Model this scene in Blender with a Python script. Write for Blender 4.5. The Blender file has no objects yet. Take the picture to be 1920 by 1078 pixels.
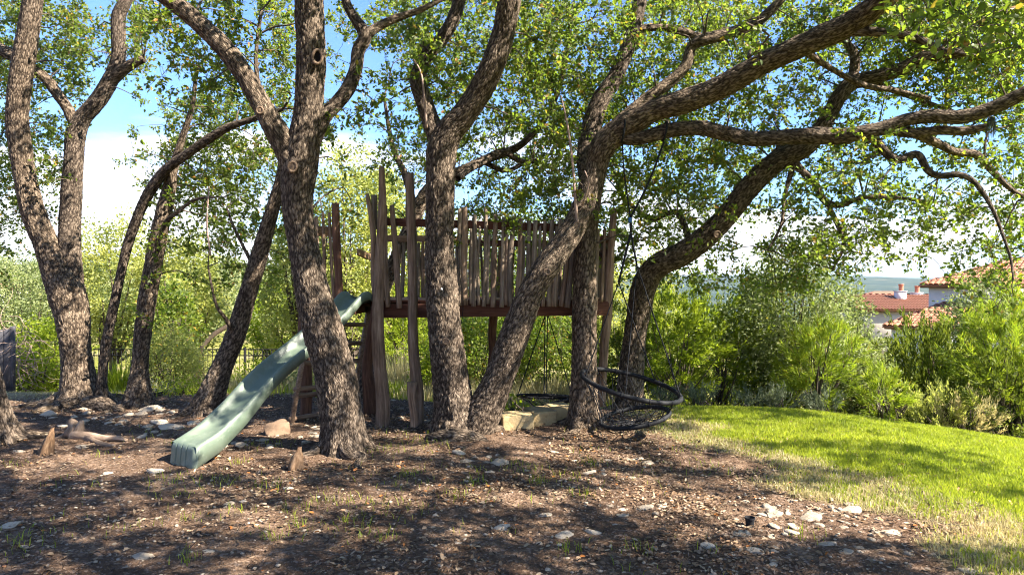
import bpy, bmesh, math, random
import numpy as np
from mathutils import Vector, Matrix

random.seed(7)
RNG = np.random.default_rng(11)
SC = bpy.context.scene
COL = SC.collection
PI = math.pi

# ------------------------------------------------------------------ camera
F = 1280.0            # focal length in pixels of the 1920 px wide photograph (24 mm)
CU, CV = 960.0, 528.0
ZC = 1.9
cam_d = bpy.data.cameras.new('camera')
cam_d.sensor_width = 36.0
cam_d.lens = 24.0
cam_d.shift_y = -11.0 / 1920.0
cam_d.clip_start = 0.05
cam_d.clip_end = 20000
cam = bpy.data.objects.new('camera', cam_d)
cam.location = (0, 0, ZC)
cam.rotation_euler = (PI / 2, 0, 0)
COL.objects.link(cam)
SC.camera = cam

# ------------------------------------------------------------------ light
SUN_EL = math.radians(42)
SUN_AZ = math.radians(-23)      # measured from +X towards +Y
SUN_DIR = Vector((math.cos(SUN_EL) * math.cos(SUN_AZ), math.cos(SUN_EL) * math.sin(SUN_AZ), math.sin(SUN_EL)))
SUN_STRENGTH = 5.0
SKY_STRENGTH = 0.062
EXPOSURE = 2.45

sun_d = bpy.data.lights.new('sun', 'SUN')
sun_d.energy = SUN_STRENGTH
sun_d.angle = math.radians(0.53)
sun_d.color = (1.0, 0.93, 0.82)
sun = bpy.data.objects.new('sun', sun_d)
sun.rotation_euler = SUN_DIR.to_track_quat('Z', 'Y').to_euler()
sun.location = (20, -3, 25)
COL.objects.link(sun)

world = bpy.data.worlds.new('World')
SC.world = world
world.use_nodes = True


class NT:
    """small node-tree helper"""
    def __init__(self, nt):
        self.nt = nt

    def n(self, typ, _props=None, **ins):
        nd = self.nt.nodes.new(typ)
        for k, v in (_props or {}).items():
            setattr(nd, k, v)
        for k, v in ins.items():
            key = int(k[1:]) if k[0] == 'i' and k[1:].isdigit() else k.replace('_', ' ')
            sock = nd.inputs[key]
            if isinstance(v, bpy.types.NodeSocket):
                self.nt.links.new(v, sock)
            else:
                sock.default_value = v
        return nd

    def math(self, op, a, b=0.0, clamp=False):
        nd = self.nt.nodes.new('ShaderNodeMath')
        nd.operation = op
        nd.use_clamp = clamp
        for i, v in enumerate((a, b)):
            if isinstance(v, bpy.types.NodeSocket):
                self.nt.links.new(v, nd.inputs[i])
            else:
                nd.inputs[i].default_value = v
        return nd.outputs[0]

    def ramp(self, fac, stops):
        nd = self.nt.nodes.new('ShaderNodeValToRGB')
        self.nt.links.new(fac, nd.inputs[0])
        el = nd.color_ramp.elements
        while len(el) < len(stops):
            el.new(0.5)
        for e, (p, c) in zip(el, stops):
            e.position = p
            e.color = (c[0], c[1], c[2], 1) if not isinstance(c, (int, float)) else (c, c, c, 1)
        return nd.outputs[0]

    def mix(self, fac, a, b, blend='MIX'):
        nd = self.nt.nodes.new('ShaderNodeMix')
        nd.data_type = 'RGBA'
        nd.blend_type = blend
        for sock, v in ((nd.inputs[0], fac), (nd.inputs[6], a), (nd.inputs[7], b)):
            if isinstance(v, bpy.types.NodeSocket):
                self.nt.links.new(v, sock)
            elif isinstance(v, (int, float)):
                sock.default_value = v
            else:
                sock.default_value = (v[0], v[1], v[2], 1)
        return nd.outputs[2]

    def noise(self, vec, scale, detail=4, rough=0.55, out=0):
        nd = self.n('ShaderNodeTexNoise', Scale=scale, Detail=detail, Roughness=rough)
        if vec is not None:
            self.nt.links.new(vec, nd.inputs['Vector'])
        return nd.outputs[out]

    def link(self, a, b):
        self.nt.links.new(a, b)


def build_world():
    w = NT(world.node_tree)
    world.node_tree.nodes.clear()
    sky = w.n('ShaderNodeTexSky', dict(sky_type='NISHITA', sun_disc=False, sun_elevation=SUN_EL,
                                       sun_rotation=PI / 2 - SUN_AZ, altitude=250.0,
                                       air_density=1.0, dust_density=0.6, ozone_density=1.6))
    tc = w.n('ShaderNodeTexCoord').outputs['Generated']
    sep = w.n('ShaderNodeSeparateXYZ', Vector=tc)
    z = sep.outputs[2]
    # cumulus: low in the sky all the way round, thinning out with height
    zz = w.math('ADD', w.math('MAXIMUM', z, 0.0), 0.22)
    px = w.math('DIVIDE', sep.outputs[0], zz)
    py = w.math('DIVIDE', sep.outputs[1], zz)
    comb = w.n('ShaderNodeCombineXYZ', X=px, Y=py, Z=w.math('MULTIPLY', z, 9.0))
    mp = w.n('ShaderNodeVectorMath', dict(operation='ADD'), i0=comb.outputs[0], i1=(0.62, 0.15, 0.0)).outputs[0]
    n1 = w.noise(mp, 0.85, 7, 0.52)
    low = w.n('ShaderNodeMapRange', i0=z, i1=0.0, i2=0.28, i3=0.215, i4=-0.04).outputs[0]
    m = w.math('ADD', n1, low)
    mask = w.n('ShaderNodeMapRange', dict(interpolation_type='SMOOTHSTEP'), i0=m, i1=0.54, i2=0.68, i3=0.0, i4=1.0).outputs[0]
    shade = w.noise(mp, 1.6, 5, 0.5)
    cloud = w.mix(w.math('MULTIPLY', shade, 1.0, True), (3.6, 3.7, 4.0), (6.6, 6.4, 6.2))
    tint = w.mix(1.0, sky.outputs[0], (0.64, 0.82, 1.13), 'MULTIPLY')
    col = w.mix(w.math('MULTIPLY', mask, 0.92), tint, cloud)
    bg = w.n('ShaderNodeBackground', Color=col, Strength=SKY_STRENGTH)
    out = w.n('ShaderNodeOutputWorld')
    w.link(bg.outputs[0], out.inputs[0])


build_world()

SC.render.engine = 'CYCLES'
SC.cycles.pixel_filter_type = 'BLACKMAN_HARRIS'
SC.cycles.filter_width = 1.1
SC.view_settings.view_transform = 'Standard'
SC.view_settings.look = 'None'
SC.view_settings.gamma = 1.0
SC.view_settings.exposure = EXPOSURE
SC.view_settings.use_curve_mapping = False
cy = SC.cycles
cy.max_bounces = 7
cy.diffuse_bounces = 4
cy.glossy_bounces = 2
cy.transmission_bounces = 4
cy.transparent_max_bounces = 4
cy.volume_bounces = 0
cy.use_denoising = True
cy.caustics_reflective = False
cy.caustics_refractive = False
cy.sample_clamp_indirect = 6.0
cy.use_light_tree = False


# ------------------------------------------------------------------ numpy helpers
def P(u, v, y):
    return np.array(((u - CU) / F * y, y, ZC - (v - CV) / F * y))


def hash3(ix, iy, iz, seed=0):
    h = (ix.astype(np.int64) * 374761393 + iy.astype(np.int64) * 668265263 + iz.astype(np.int64) * 2147483647 + seed * 974634777) & 0xFFFFFFFF
    h = ((h ^ (h >> 13)) * 1274126177) & 0xFFFFFFFF
    h = ((h ^ (h >> 16)) * 2246822519) & 0xFFFFFFFF
    h = h ^ (h >> 15)
    return (h & 0xFFFFFF).astype(np.float64) / 16777215.0


def vnoise(p, seed=0):
    """value noise, -1..1; p (N,3)"""
    i = np.floor(p)
    f = p - i
    f = f * f * f * (f * (f * 6 - 15) + 10)
    i = i.astype(np.int64)
    r = 0
    for dx in (0, 1):
        wx = f[:, 0] if dx else 1 - f[:, 0]
        for dy in (0, 1):
            wy = f[:, 1] if dy else 1 - f[:, 1]
            for dz in (0, 1):
                wz = f[:, 2] if dz else 1 - f[:, 2]
                r = r + wx * wy * wz * hash3(i[:, 0] + dx, i[:, 1] + dy, i[:, 2] + dz, seed)
    return r * 2 - 1


def fbm(p, oct=4, seed=0):
    a, s, r = 1.0, 0.0, 0
    q = p.copy()
    for k in range(oct):
        r = r + a * vnoise(q, seed + k)
        s += a
        a *= 0.5
        q = q * 2.03 + 17.1
    return r / s


def cellular(p, seed=0):
    """F1, F2 distances"""
    i = np.floor(p).astype(np.int64)
    f1 = np.full(len(p), 9.0)
    f2 = np.full(len(p), 9.0)
    for dx in (-1, 0, 1):
        for dy in (-1, 0, 1):
            for dz in (-1, 0, 1):
                jx, jy, jz = i[:, 0] + dx, i[:, 1] + dy, i[:, 2] + dz
                qx = jx + hash3(jx, jy, jz, seed)
                qy = jy + hash3(jx, jy, jz, seed + 1)
                qz = jz + hash3(jx, jy, jz, seed + 2)
                d = np.sqrt((qx - p[:, 0]) ** 2 + (qy - p[:, 1]) ** 2 + (qz - p[:, 2]) ** 2)
                lo = d < f1
                f2 = np.where(lo, f1, np.minimum(f2, d))
                f1 = np.where(lo, d, f1)
    return f1, f2


def unit(a):
    return a / np.maximum(np.linalg.norm(a, axis=-1, keepdims=True), 1e-9)


def rand_dirs(n):
    return unit(RNG.normal(size=(n, 3)))


def sstep(a, b, x):
    t = np.clip((x - a) / (b - a), 0, 1)
    return t * t * (3 - 2 * t)


def softplus(x, k):
    return k * np.logaddexp(0, x / k)


# ------------------------------------------------------------------ ground height
RY = [-40, 10.2, 12, 16, 22, 35, 60, 110, 300, 800, 1500, 2300, 3200, 4500, 9000]
RZ = [0, 0, -.36, -1.1, -2.2, -3.4, -5.2, -9, -26, -42, -30, 0, 18, 36, 10]
LY = [-40, 11.5, 14, 18, 30, 50, 80, 130, 220, 500, 1500, 9000]
LZ = [0, 0, -.38, -1.05, -2.3, -2.8, -2.0, 2.0, 7.0, 8.0, 12, 12]


def gz(x, y, detail=True):
    x = np.asarray(x, float)
    y = np.asarray(y, float)
    t = sstep(-0.35, 0.12, x / np.maximum(np.abs(y), 1.0))
    t = np.where(y < 3, 1.0, t)
    zr = np.interp(y, RY, RZ)
    zl = np.interp(y, LY, LZ)
    z = zl * (1 - t) + zr * t
    near = 1 - sstep(20, 60, y)
    z = z - 0.14 * softplus(np.minimum(x, 18) - 4.3, 0.35) * near
    q = np.stack([x, y, x * 0], -1).reshape(-1, 3)
    nn = fbm(q * 0.45, 3, 5).reshape(x.shape)
    z = z + 0.045 * nn * sstep(3, 5, y)
    far = sstep(60, 900, y)
    if np.any(far > 0):
        z = z + far * (fbm(q * 0.0013 + 3.3, 4, 9).reshape(x.shape)) * 14 * (1 + sstep(1500, 2600, y) * 1.6)
    # soil heaped a little round the central trunks
    z = z + 0.06 * np.exp(-((x - 0.4) ** 2 / 3.5 + (y - 8.6) ** 2 / 0.9))
    return z


def gz1(x, y):
    return float(gz(np.array([x]), np.array([y]))[0])


def lawn_mask(x, y):
    xb = np.interp(y, [3.5, 4, 5, 5.8, 6.6, 7.4, 8.0, 8.6, 9.3, 10.2, 11.5, 13], [3.5, 3.45, 3.4, 3.15, 2.95, 2.85, 2.55, 2.1, 2.0, 1.7, 1.2, 0.4])
    q = np.stack([x, y, x * 0], -1).reshape(-1, 3)
    n = fbm(q * 1.1, 4, 21).reshape(np.shape(x))
    m = sstep(-0.45, 0.75, x - xb + n * 0.75)
    return m


# ------------------------------------------------------------------ mesh builders
def mesh_np(name, verts, faces, mat=None, smooth=False, attrs=None):
    """verts (N,3); faces (M,k) uniform k"""
    me = bpy.data.meshes.new(name)
    verts = np.ascontiguousarray(verts, dtype=np.float32)
    faces = np.ascontiguousarray(faces, dtype=np.int32)
    me.vertices.add(len(verts))
    me.vertices.foreach_set('co', verts.ravel())
    k = faces.shape[1]
    me.loops.add(faces.size)
    me.loops.foreach_set('vertex_index', faces.ravel())
    me.polygons.add(len(faces))
    me.polygons.foreach_set('loop_start', np.arange(0, faces.size, k, dtype=np.int32))
    if smooth:
        me.polygons.foreach_set('use_smooth', np.ones(len(faces), dtype=bool))
    for an, (typ, data) in (attrs or {}).items():
        at = me.attributes.new(an, typ, 'POINT')
        key = 'vector' if typ == 'FLOAT_VECTOR' else 'value'
        at.data.foreach_set(key, np.ascontiguousarray(data, dtype=np.float32).ravel())
    if mat is not None:
        me.materials.append(mat)
    me.update(calc_edges=True)
    return me


def link(name, me, parent=None, loc=None, **props):
    o = bpy.data.objects.new(name, me)
    COL.objects.link(o)
    if parent is not None:
        o.parent = parent
    if loc is not None:
        o.location = loc
    for k, v in props.items():
        if v:
            o[k] = v
    return o


def thing(name, label, cat, loc=(0, 0, 0), group=None):
    o = bpy.data.objects.new(name, None)
    o.empty_display_size = 0.2
    COL.objects.link(o)
    o.location = loc
    o['label'] = label
    o['category'] = cat
    if group:
        o['group'] = group
    return o


class Acc:
    """collects (verts, faces) pieces with the same face size"""
    def __init__(self):
        self.v, self.f, self.a, self.b, self.n = [], [], [], [], 0

    def add(self, v, f, a=None, b=None):
        self.v.append(v)
        self.f.append(np.asarray(f) + self.n)
        if a is not None:
            self.a.append(a)
        if b is not None:
            self.b.append(b)
        self.n += len(v)

    def get(self):
        return np.concatenate(self.v), np.concatenate(self.f)


def catmull(pts, ds):
    """pts (n,4) -> resampled (m,4) at about ds spacing"""
    pts = np.asarray(pts, float)
    if len(pts) < 3:
        n = max(2, int(np.linalg.norm(pts[-1, :3] - pts[0, :3]) / ds) + 1)
        t = np.linspace(0, 1, n)[:, None]
        return pts[0] * (1 - t) + pts[-1] * t
    ext = np.vstack([2 * pts[0] - pts[1], pts, 2 * pts[-1] - pts[-2]])
    out = []
    for i in range(1, len(ext) - 2):
        p0, p1, p2, p3 = ext[i - 1], ext[i], ext[i + 1], ext[i + 2]
        n = max(1, int(round(np.linalg.norm(p2[:3] - p1[:3]) / ds)))
        t = (np.arange(n) / n)[:, None]
        m1 = (p2 - p0) * 0.5
        m2 = (p3 - p1) * 0.5
        t2, t3 = t * t, t * t * t
        out.append((2 * t3 - 3 * t2 + 1) * p1 + (t3 - 2 * t2 + t) * m1 + (-2 * t3 + 3 * t2) * p2 + (t3 - t2) * m2)
    out.append(ext[-2][None])
    r = np.vstack(out)
    r[:, 3] = np.maximum(r[:, 3], 0.001)
    return r


def frames(c):
    """tangent, normal, binormal by parallel transport"""
    t = unit(np.gradient(c, axis=0))
    n = np.zeros_like(t)
    ref = np.array((0., 1., 0.)) if abs(t[0][1]) < 0.9 else np.array((1., 0., 0.))
    v = ref - t[0] * ref.dot(t[0])
    n[0] = v / np.linalg.norm(v)
    for i in range(1, len(t)):
        v = n[i - 1] - t[i] * n[i - 1].dot(t[i])
        n[i] = v / max(np.linalg.norm(v), 1e-9)
    return t, n, np.cross(t, n)


def ring_faces(m, k, closed=True):
    i = np.arange(m - 1)[:, None] * k
    j = np.arange(k)[None, :]
    j2 = (j + 1) % k
    if not closed:
        j, j2 = j[:, :-1], j2[:, :-1]
    return np.stack([i + j, i + j2, i + k + j2, i + k + j], -1).reshape(-1, 4)


def tube(pts, ds=0.05, k=8, caps=True):
    """plain swept tube: verts, quad faces (caps as degenerate-free fans of quads via centre point duplicates)"""
    r = catmull(pts, ds)
    c = r[:, :3]
    t, n, b = frames(c)
    th = np.arange(k) / k * 2 * PI
    v = c[:, None] + (np.cos(th)[None, :, None] * n[:, None] + np.sin(th)[None, :, None] * b[:, None]) * r[:, 3][:, None, None]
    v = v.reshape(-1, 3)
    f = ring_faces(len(c), k)
    if caps and k % 2 == 0:
        extra = []
        for base, flip in ((0, True), ((len(c) - 1) * k, False)):
            for a in range(0, k // 2 - 1):
                q = [base + a, base + a + 1, base + k - 2 - a, base + k - 1 - a]
                extra.append(q[::-1] if flip else q)
        f = np.vstack([f, np.array(extra)])
    return v, f


# ------------------------------------------------------------------ materials
def new_mat(name):
    m = bpy.data.materials.new(name)
    m.use_nodes = True
    m.node_tree.nodes.clear()
    w = NT(m.node_tree)
    out = w.n('ShaderNodeOutputMaterial')
    return m, w, out


def bump(w, h, strength=0.5, dist=0.02):
    return w.n('ShaderNodeBump', Height=h, Strength=strength, Distance=dist).outputs[0]


def mat_bark(name, dark, plate, light, sc=1.0):
    m, w, out = new_mat(name)
    a = w.n('ShaderNodeAttribute', dict(attribute_name='bark')).outputs['Vector']
    fu = w.n('ShaderNodeAttribute', dict(attribute_name='furrow')).outputs['Fac']
    mp = w.n('ShaderNodeMapping', Vector=a, Scale=(75 * sc, 75 * sc, 17 * sc)).outputs[0]
    dn = w.noise(mp, 0.7, 3, 0.6, 1)
    dv = w.n('ShaderNodeVectorMath', dict(operation='MULTIPLY_ADD'), i0=dn, i1=(0.9, 0.9, 0.9), i2=mp).outputs[0]
    vo = w.n('ShaderNodeTexVoronoi', dict(feature='DISTANCE_TO_EDGE'), Vector=dv, Scale=1.0).outputs[0]
    crack = w.n('ShaderNodeMapRange', i0=vo, i1=0.02, i2=0.28, i3=0.0, i4=1.0).outputs[0]
    fine = w.noise(mp, 2.2, 5, 0.65)
    big = w.noise(a, 2.2, 4, 0.6)
    h = w.math('ADD', w.math('MULTIPLY', crack, 0.40), w.math('MULTIPLY', fu, 0.80))
    h2 = w.math('ADD', h, w.math('MULTIPLY', w.math('SUBTRACT', fine, 0.5), 0.5))
    col = w.ramp(h2, [(0.08, dark), (0.55, plate), (1.0, light)])
    lich = w.n('ShaderNodeMapRange', i0=w.noise(a, 7.0, 6, 0.7), i1=0.66, i2=0.76, i3=0.0, i4=0.4).outputs[0]
    lich = w.math('MULTIPLY', lich, h)
    col = w.mix(lich, col, (0.30, 0.31, 0.26))
    tone = w.ramp(big, [(0.3, (0.88, 0.85, 0.83)), (0.7, (1.12, 1.10, 1.07))])
    col = w.mix(1.0, col, tone, 'MULTIPLY')
    oi = w.n('ShaderNodeObjectInfo').outputs['Random']
    col = w.mix(1.0, col, w.ramp(oi, [(0.0, (0.80, 0.80, 0.82)), (0.5, (1.0, 0.99, 0.97)), (1.0, (1.14, 1.10, 1.04))]), 'MULTIPLY')
    hb = w.math('ADD', w.math('MULTIPLY', crack, 0.7), w.math('MULTIPLY', fine, 0.5))
    p = w.n('ShaderNodeBsdfPrincipled', Base_Color=col, Roughness=0.9, Normal=bump(w, hb, 0.9, 0.012))
    p.inputs['Specular IOR Level'].default_value = 0.15
    w.link(p.outputs[0], out.inputs[0])
    return m


def mat_leaf(name, c0, c1, c2, trans, tmix=0.45, gloss=0.3, extra=None):
    m, w, out = new_mat(name)
    rnd = w.n('ShaderNodeNewGeometry').outputs['Random Per Island']
    stops = [(0.0, c0), (0.5, c1), (0.93, c2)]
    if extra:
        stops.append((0.975, extra))
    col = w.ramp(rnd, stops)
    pos = w.n('ShaderNodeNewGeometry').outputs['Position']
    cl = w.noise(pos, 0.9, 2, 0.5)
    col = w.mix(1.0, col, w.ramp(cl, [(0.32, (0.78, 0.84, 0.80)), (0.68, (1.22, 1.16, 1.1))]), 'MULTIPLY')
    p = w.n('ShaderNodeBsdfPrincipled', Base_Color=col, Roughness=0.5)
    p.inputs['Specular IOR Level'].default_value = gloss
    tcol = w.mix(1.0, w.mix(0.5, col, c1), trans, 'MULTIPLY')
    t = w.n('ShaderNodeBsdfTranslucent', Color=tcol)
    mx = w.n('ShaderNodeMixShader', Fac=tmix)
    w.link(p.outputs[0], mx.inputs[1])
    w.link(t.outputs[0], mx.inputs[2])
    w.link(mx.outputs[0], out.inputs[0])
    return m


def mat_wood(name, c0, c1, c2, sc=(40, 40, 3)):
    m, w, out = new_mat(name)
    tc = w.n('ShaderNodeAttribute', dict(attribute_name='bark')).outputs['Vector']
    oi = w.n('ShaderNodeObjectInfo').outputs['Random']
    off = w.n('ShaderNodeCombineXYZ', X=w.math('MULTIPLY', oi, 7.0), Y=0.0, Z=w.math('MULTIPLY', oi, 31.0)).outputs[0]
    v = w.n('ShaderNodeVectorMath', dict(operation='ADD'), i0=tc, i1=off).outputs[0]
    mp = w.n('ShaderNodeMapping', Vector=v, Scale=sc).outputs[0]
    g = w.noise(mp, 1.0, 6, 0.65)
    b = w.noise(v, 3.0, 3, 0.5)
    f = w.math('ADD', w.math('MULTIPLY', g, 0.8), w.math('MULTIPLY', b, 0.25))
    col = w.ramp(f, [(0.32, c0), (0.52, c1), (0.72, c2)])
    tone = w.ramp(oi, [(0.0, (0.75, 0.75, 0.76)), (1.0, (1.2, 1.16, 1.12))])
    col = w.mix(1.0, col, tone, 'MULTIPLY')
    p = w.n('ShaderNodeBsdfPrincipled', Base_Color=col, Roughness=0.85, Normal=bump(w, g, 0.8, 0.01))
    p.inputs['Specular IOR Level'].default_value = 0.2
    w.link(p.outputs[0], out.inputs[0])
    return m


def mat_plain(name, col, rough=0.6, nsc=20.0, var=0.25, bmp=0.2, spec=0.4, coord='Object', bdist=0.005):
    m, w, out = new_mat(name)
    tc = w.n('ShaderNodeTexCoord').outputs[coord]
    n = w.noise(tc, nsc, 5, 0.6)
    lo = tuple(c * (1 - var) for c in col)
    hi = tuple(min(1, c * (1 + var)) for c in col)
    c = w.ramp(n, [(0.3, lo), (0.7, hi)])
    p = w.n('ShaderNodeBsdfPrincipled', Base_Color=c, Roughness=rough, Normal=bump(w, n, bmp, bdist))
    p.inputs['Specular IOR Level'].default_value = spec
    w.link(p.outputs[0], out.inputs[0])
    return m


def mat_rock(name, base, dirt):
    m, w, out = new_mat(name)
    tc = w.n('ShaderNodeTexCoord').outputs['Object']
    oi = w.n('ShaderNodeObjectInfo').outputs['Random']
    off = w.n('ShaderNodeCombineXYZ', X=w.math('MULTIPLY', oi, 50.0), Y=w.math('MULTIPLY', oi, 20.0), Z=0.0).outputs[0]
    v = w.n('ShaderNodeVectorMath', dict(operation='ADD'), i0=tc, i1=off).outputs[0]
    a = w.noise(v, 5.0, 6, 0.65)
    b = w.noise(v, 28.0, 5, 0.7)
    f = w.math('ADD', w.math('MULTIPLY', a, 0.65), w.math('MULTIPLY', b, 0.35))
    col = w.ramp(f, [(0.30, dirt), (0.46, base), (0.75, tuple(min(1, c * 1.25) for c in base))])
    tone = w.ramp(oi, [(0.0, (0.72, 0.70, 0.66)), (0.5, (0.95, 0.92, 0.87)), (1.0, (1.12, 1.12, 1.10))])
    col = w.mix(1.0, col, tone, 'MULTIPLY')
    p = w.n('ShaderNodeBsdfPrincipled', Base_Color=col, Roughness=0.92, Normal=bump(w, f, 0.8, 0.03))
    p.inputs['Specular IOR Level'].default_value = 0.2
    w.link(p.outputs[0], out.inputs[0])
    return m


M = {}
M['bark'] = mat_bark('oak_bark', (0.022, 0.016, 0.011), (0.106, 0.080, 0.058), (0.215, 0.170, 0.128))
M['twig'] = mat_plain('twig_bark', (0.075, 0.058, 0.044), 0.9, 30, 0.3, 0.2, 0.1)
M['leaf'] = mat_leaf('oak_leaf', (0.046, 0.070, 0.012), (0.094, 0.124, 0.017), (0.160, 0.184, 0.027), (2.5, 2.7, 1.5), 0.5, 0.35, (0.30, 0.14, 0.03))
M['leaf_lit'] = mat_leaf('sunlit_oak_leaf', (0.14, 0.155, 0.036), (0.22, 0.235, 0.062), (0.31, 0.315, 0.10), (2.2, 2.2, 1.5), 0.5, 0.35)  # lighter copy of the oak leaf; sunlight is put into the colour
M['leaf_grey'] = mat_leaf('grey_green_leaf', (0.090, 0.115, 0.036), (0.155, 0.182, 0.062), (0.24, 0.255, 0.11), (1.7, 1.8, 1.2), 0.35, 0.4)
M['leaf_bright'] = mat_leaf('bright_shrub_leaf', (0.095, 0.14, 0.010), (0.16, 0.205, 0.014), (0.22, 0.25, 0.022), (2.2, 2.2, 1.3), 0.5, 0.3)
M['juniper'] = mat_leaf('juniper_spray', (0.085, 0.125, 0.012), (0.160, 0.205, 0.017), (0.245, 0.28, 0.028), (2.0, 2.0, 1.2), 0.45, 0.15)
M['cedar'] = mat_leaf('cedar_spray', (0.055, 0.078, 0.012), (0.095, 0.122, 0.016), (0.145, 0.165, 0.022), (1.8, 1.8, 1.2), 0.35, 0.12)
M['needle'] = mat_leaf('pine_needle', (0.115, 0.165, 0.014), (0.190, 0.250, 0.022), (0.28, 0.315, 0.036), (1.7, 1.7, 1.0), 0.45, 0.25, (0.22, 0.13, 0.02))
M['sage'] = mat_leaf('sage_leaf', (0.07, 0.09, 0.05), (0.12, 0.14, 0.085), (0.18, 0.20, 0.13), (1.3, 1.3, 1.0), 0.3, 0.15)
M['drygrass'] = mat_leaf('dry_grass', (0.24, 0.21, 0.10), (0.36, 0.32, 0.17), (0.50, 0.45, 0.28), (1.3, 1.2, 0.9), 0.4, 0.15)
M['grass'] = mat_leaf('lawn_grass', (0.132, 0.172, 0.018), (0.205, 0.245, 0.026), (0.29, 0.305, 0.048), (1.9, 1.9, 1.0), 0.45, 0.2)
M['yellowflower'] = mat_leaf('yellow_flower', (0.45, 0.30, 0.01), (0.55, 0.38, 0.02), (0.6, 0.45, 0.05), (1.2, 1.2, 1.0), 0.3, 0.1)
M['litter'] = mat_leaf('fallen_leaf', (0.075, 0.045, 0.026), (0.19, 0.120, 0.070), (0.37, 0.275, 0.185), (1.1, 1.0, 0.8), 0.12, 0.3, (0.33, 0.12, 0.03))
M['chip'] = mat_leaf('wood_chip', (0.026, 0.016, 0.010), (0.070, 0.044, 0.029), (0.17, 0.118, 0.080), (1.0, 1.0, 1.0), 0.03, 0.15)
M['rock'] = mat_rock('limestone', (0.39, 0.325, 0.25), (0.12, 0.084, 0.056))
M['rock_brown'] = mat_rock('brown_stone', (0.185, 0.125, 0.085), (0.07, 0.048, 0.034))
M['block'] = mat_rock('cut_limestone', (0.44, 0.335, 0.18), (0.27, 0.19, 0.09))
M['log'] = mat_wood('weathered_cedar_log', (0.050, 0.032, 0.021), (0.175, 0.118, 0.078), (0.34, 0.25, 0.18))
M['redlog'] = mat_wood('red_cedar_post', (0.045, 0.022, 0.014), (0.135, 0.066, 0.040), (0.23, 0.135, 0.085))
M['greylog'] = mat_wood('grey_cedar_picket', (0.055, 0.040, 0.028), (0.185, 0.140, 0.100), (0.34, 0.28, 0.21))
M['redboard'] = mat_wood('stained_board', (0.055, 0.022, 0.013), (0.115, 0.046, 0.027), (0.165, 0.075, 0.045), (3, 40, 40))
M['tanboard'] = mat_wood('bare_board', (0.16, 0.09, 0.045), (0.26, 0.16, 0.085), (0.36, 0.24, 0.14), (3, 40, 40))
M['stump'] = mat_wood('rotten_stump', (0.045, 0.025, 0.014), (0.135, 0.080, 0.044), (0.27, 0.18, 0.11), (45, 45, 4))
M['root'] = mat_wood('bleached_root', (0.07, 0.050, 0.035), (0.19, 0.135, 0.095), (0.33, 0.26, 0.20), (25, 25, 6))
M['slide'] = None
M['black'] = mat_plain('black_foam', (0.008, 0.008, 0.009), 0.7, 60, 0.3, 0.15, 0.25)
M['rope'] = mat_plain('black_rope', (0.012, 0.012, 0.014), 0.8, 200, 0.4, 0.3, 0.2)
M['bluerope'] = mat_plain('blue_clip', (0.02, 0.10, 0.25), 0.5, 60, 0.2, 0.1, 0.4)
M['iron'] = mat_plain('black_iron', (0.008, 0.008, 0.009), 0.8, 60, 0.3, 0.1, 0.1)
M['deadwood'] = mat_plain('dead_wood', (0.055, 0.040, 0.028), 0.9, 30, 0.4, 0.3, 0.1)
M['darkboard'] = mat_plain('dark_fence_board', (0.055, 0.052, 0.058), 0.8, 12, 0.3, 0.2, 0.2)
M['stucco'] = mat_plain('stucco', (0.56, 0.52, 0.52), 0.9, 3, 0.05, 0.2, 0.2)
M['stucco_tan'] = mat_plain('tan_stucco', (0.55, 0.46, 0.36), 0.9, 3, 0.08, 0.2, 0.2)
M['fascia'] = mat_plain('brown_fascia', (0.10, 0.055, 0.04), 0.7, 5, 0.2, 0.1, 0.3)
M['tile'] = mat_rock('clay_roof_tile', (0.25, 0.108, 0.066), (0.15, 0.066, 0.042))
M['pot'] = mat_plain('clay_pot', (0.40, 0.14, 0.08), 0.8, 5, 0.15, 0.1, 0.3)
M['cutwood'] = mat_plain('knot_scar', (0.13, 0.088, 0.058), 0.85, 40, 0.35, 0.5, 0.2)
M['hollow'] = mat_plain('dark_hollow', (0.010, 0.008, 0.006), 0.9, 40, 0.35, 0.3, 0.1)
M['glass'] = mat_plain('dark_glass', (0.03, 0.035, 0.04), 0.15, 4, 0.1, 0.0, 0.6)
M['driftvine'] = mat_plain('bare_vine', (0.27, 0.19, 0.15), 0.9, 30, 0.25, 0.2, 0.2)


def mat_slide():
    m, w, out = new_mat('green_slide_plastic')
    tc = w.n('ShaderNodeTexCoord').outputs['Object']
    n = w.noise(tc, 3.0, 5, 0.6)
    s = w.noise(w.n('ShaderNodeMapping', Vector=tc, Scale=(30, 30, 30)).outputs[0], 1.0, 4, 0.7)
    col = w.ramp(n, [(0.3, (0.078, 0.108, 0.074)), (0.7, (0.135, 0.165, 0.120))])
    dust = w.n('ShaderNodeMapRange', i0=w.noise(tc, 9, 6, 0.7), i1=0.5, i2=0.75, i3=0.0, i4=0.35).outputs[0]
    col = w.mix(dust, col, (0.30, 0.31, 0.27))
    speck = w.n('ShaderNodeMapRange', i0=s, i1=0.68, i2=0.72, i3=0.0, i4=0.5).outputs[0]
    col = w.mix(speck, col, (0.07, 0.06, 0.04))
    rough = w.ramp(n, [(0.3, 0.42), (0.7, 0.6)])
    p = w.n('ShaderNodeBsdfPrincipled', Base_Color=col, Roughness=rough, Normal=bump(w, s, 0.08, 0.003))
    p.inputs['Specular IOR Level'].default_value = 0.5
    w.link(p.outputs[0], out.inputs[0])
    return m


M['slide'] = mat_slide()


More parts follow.
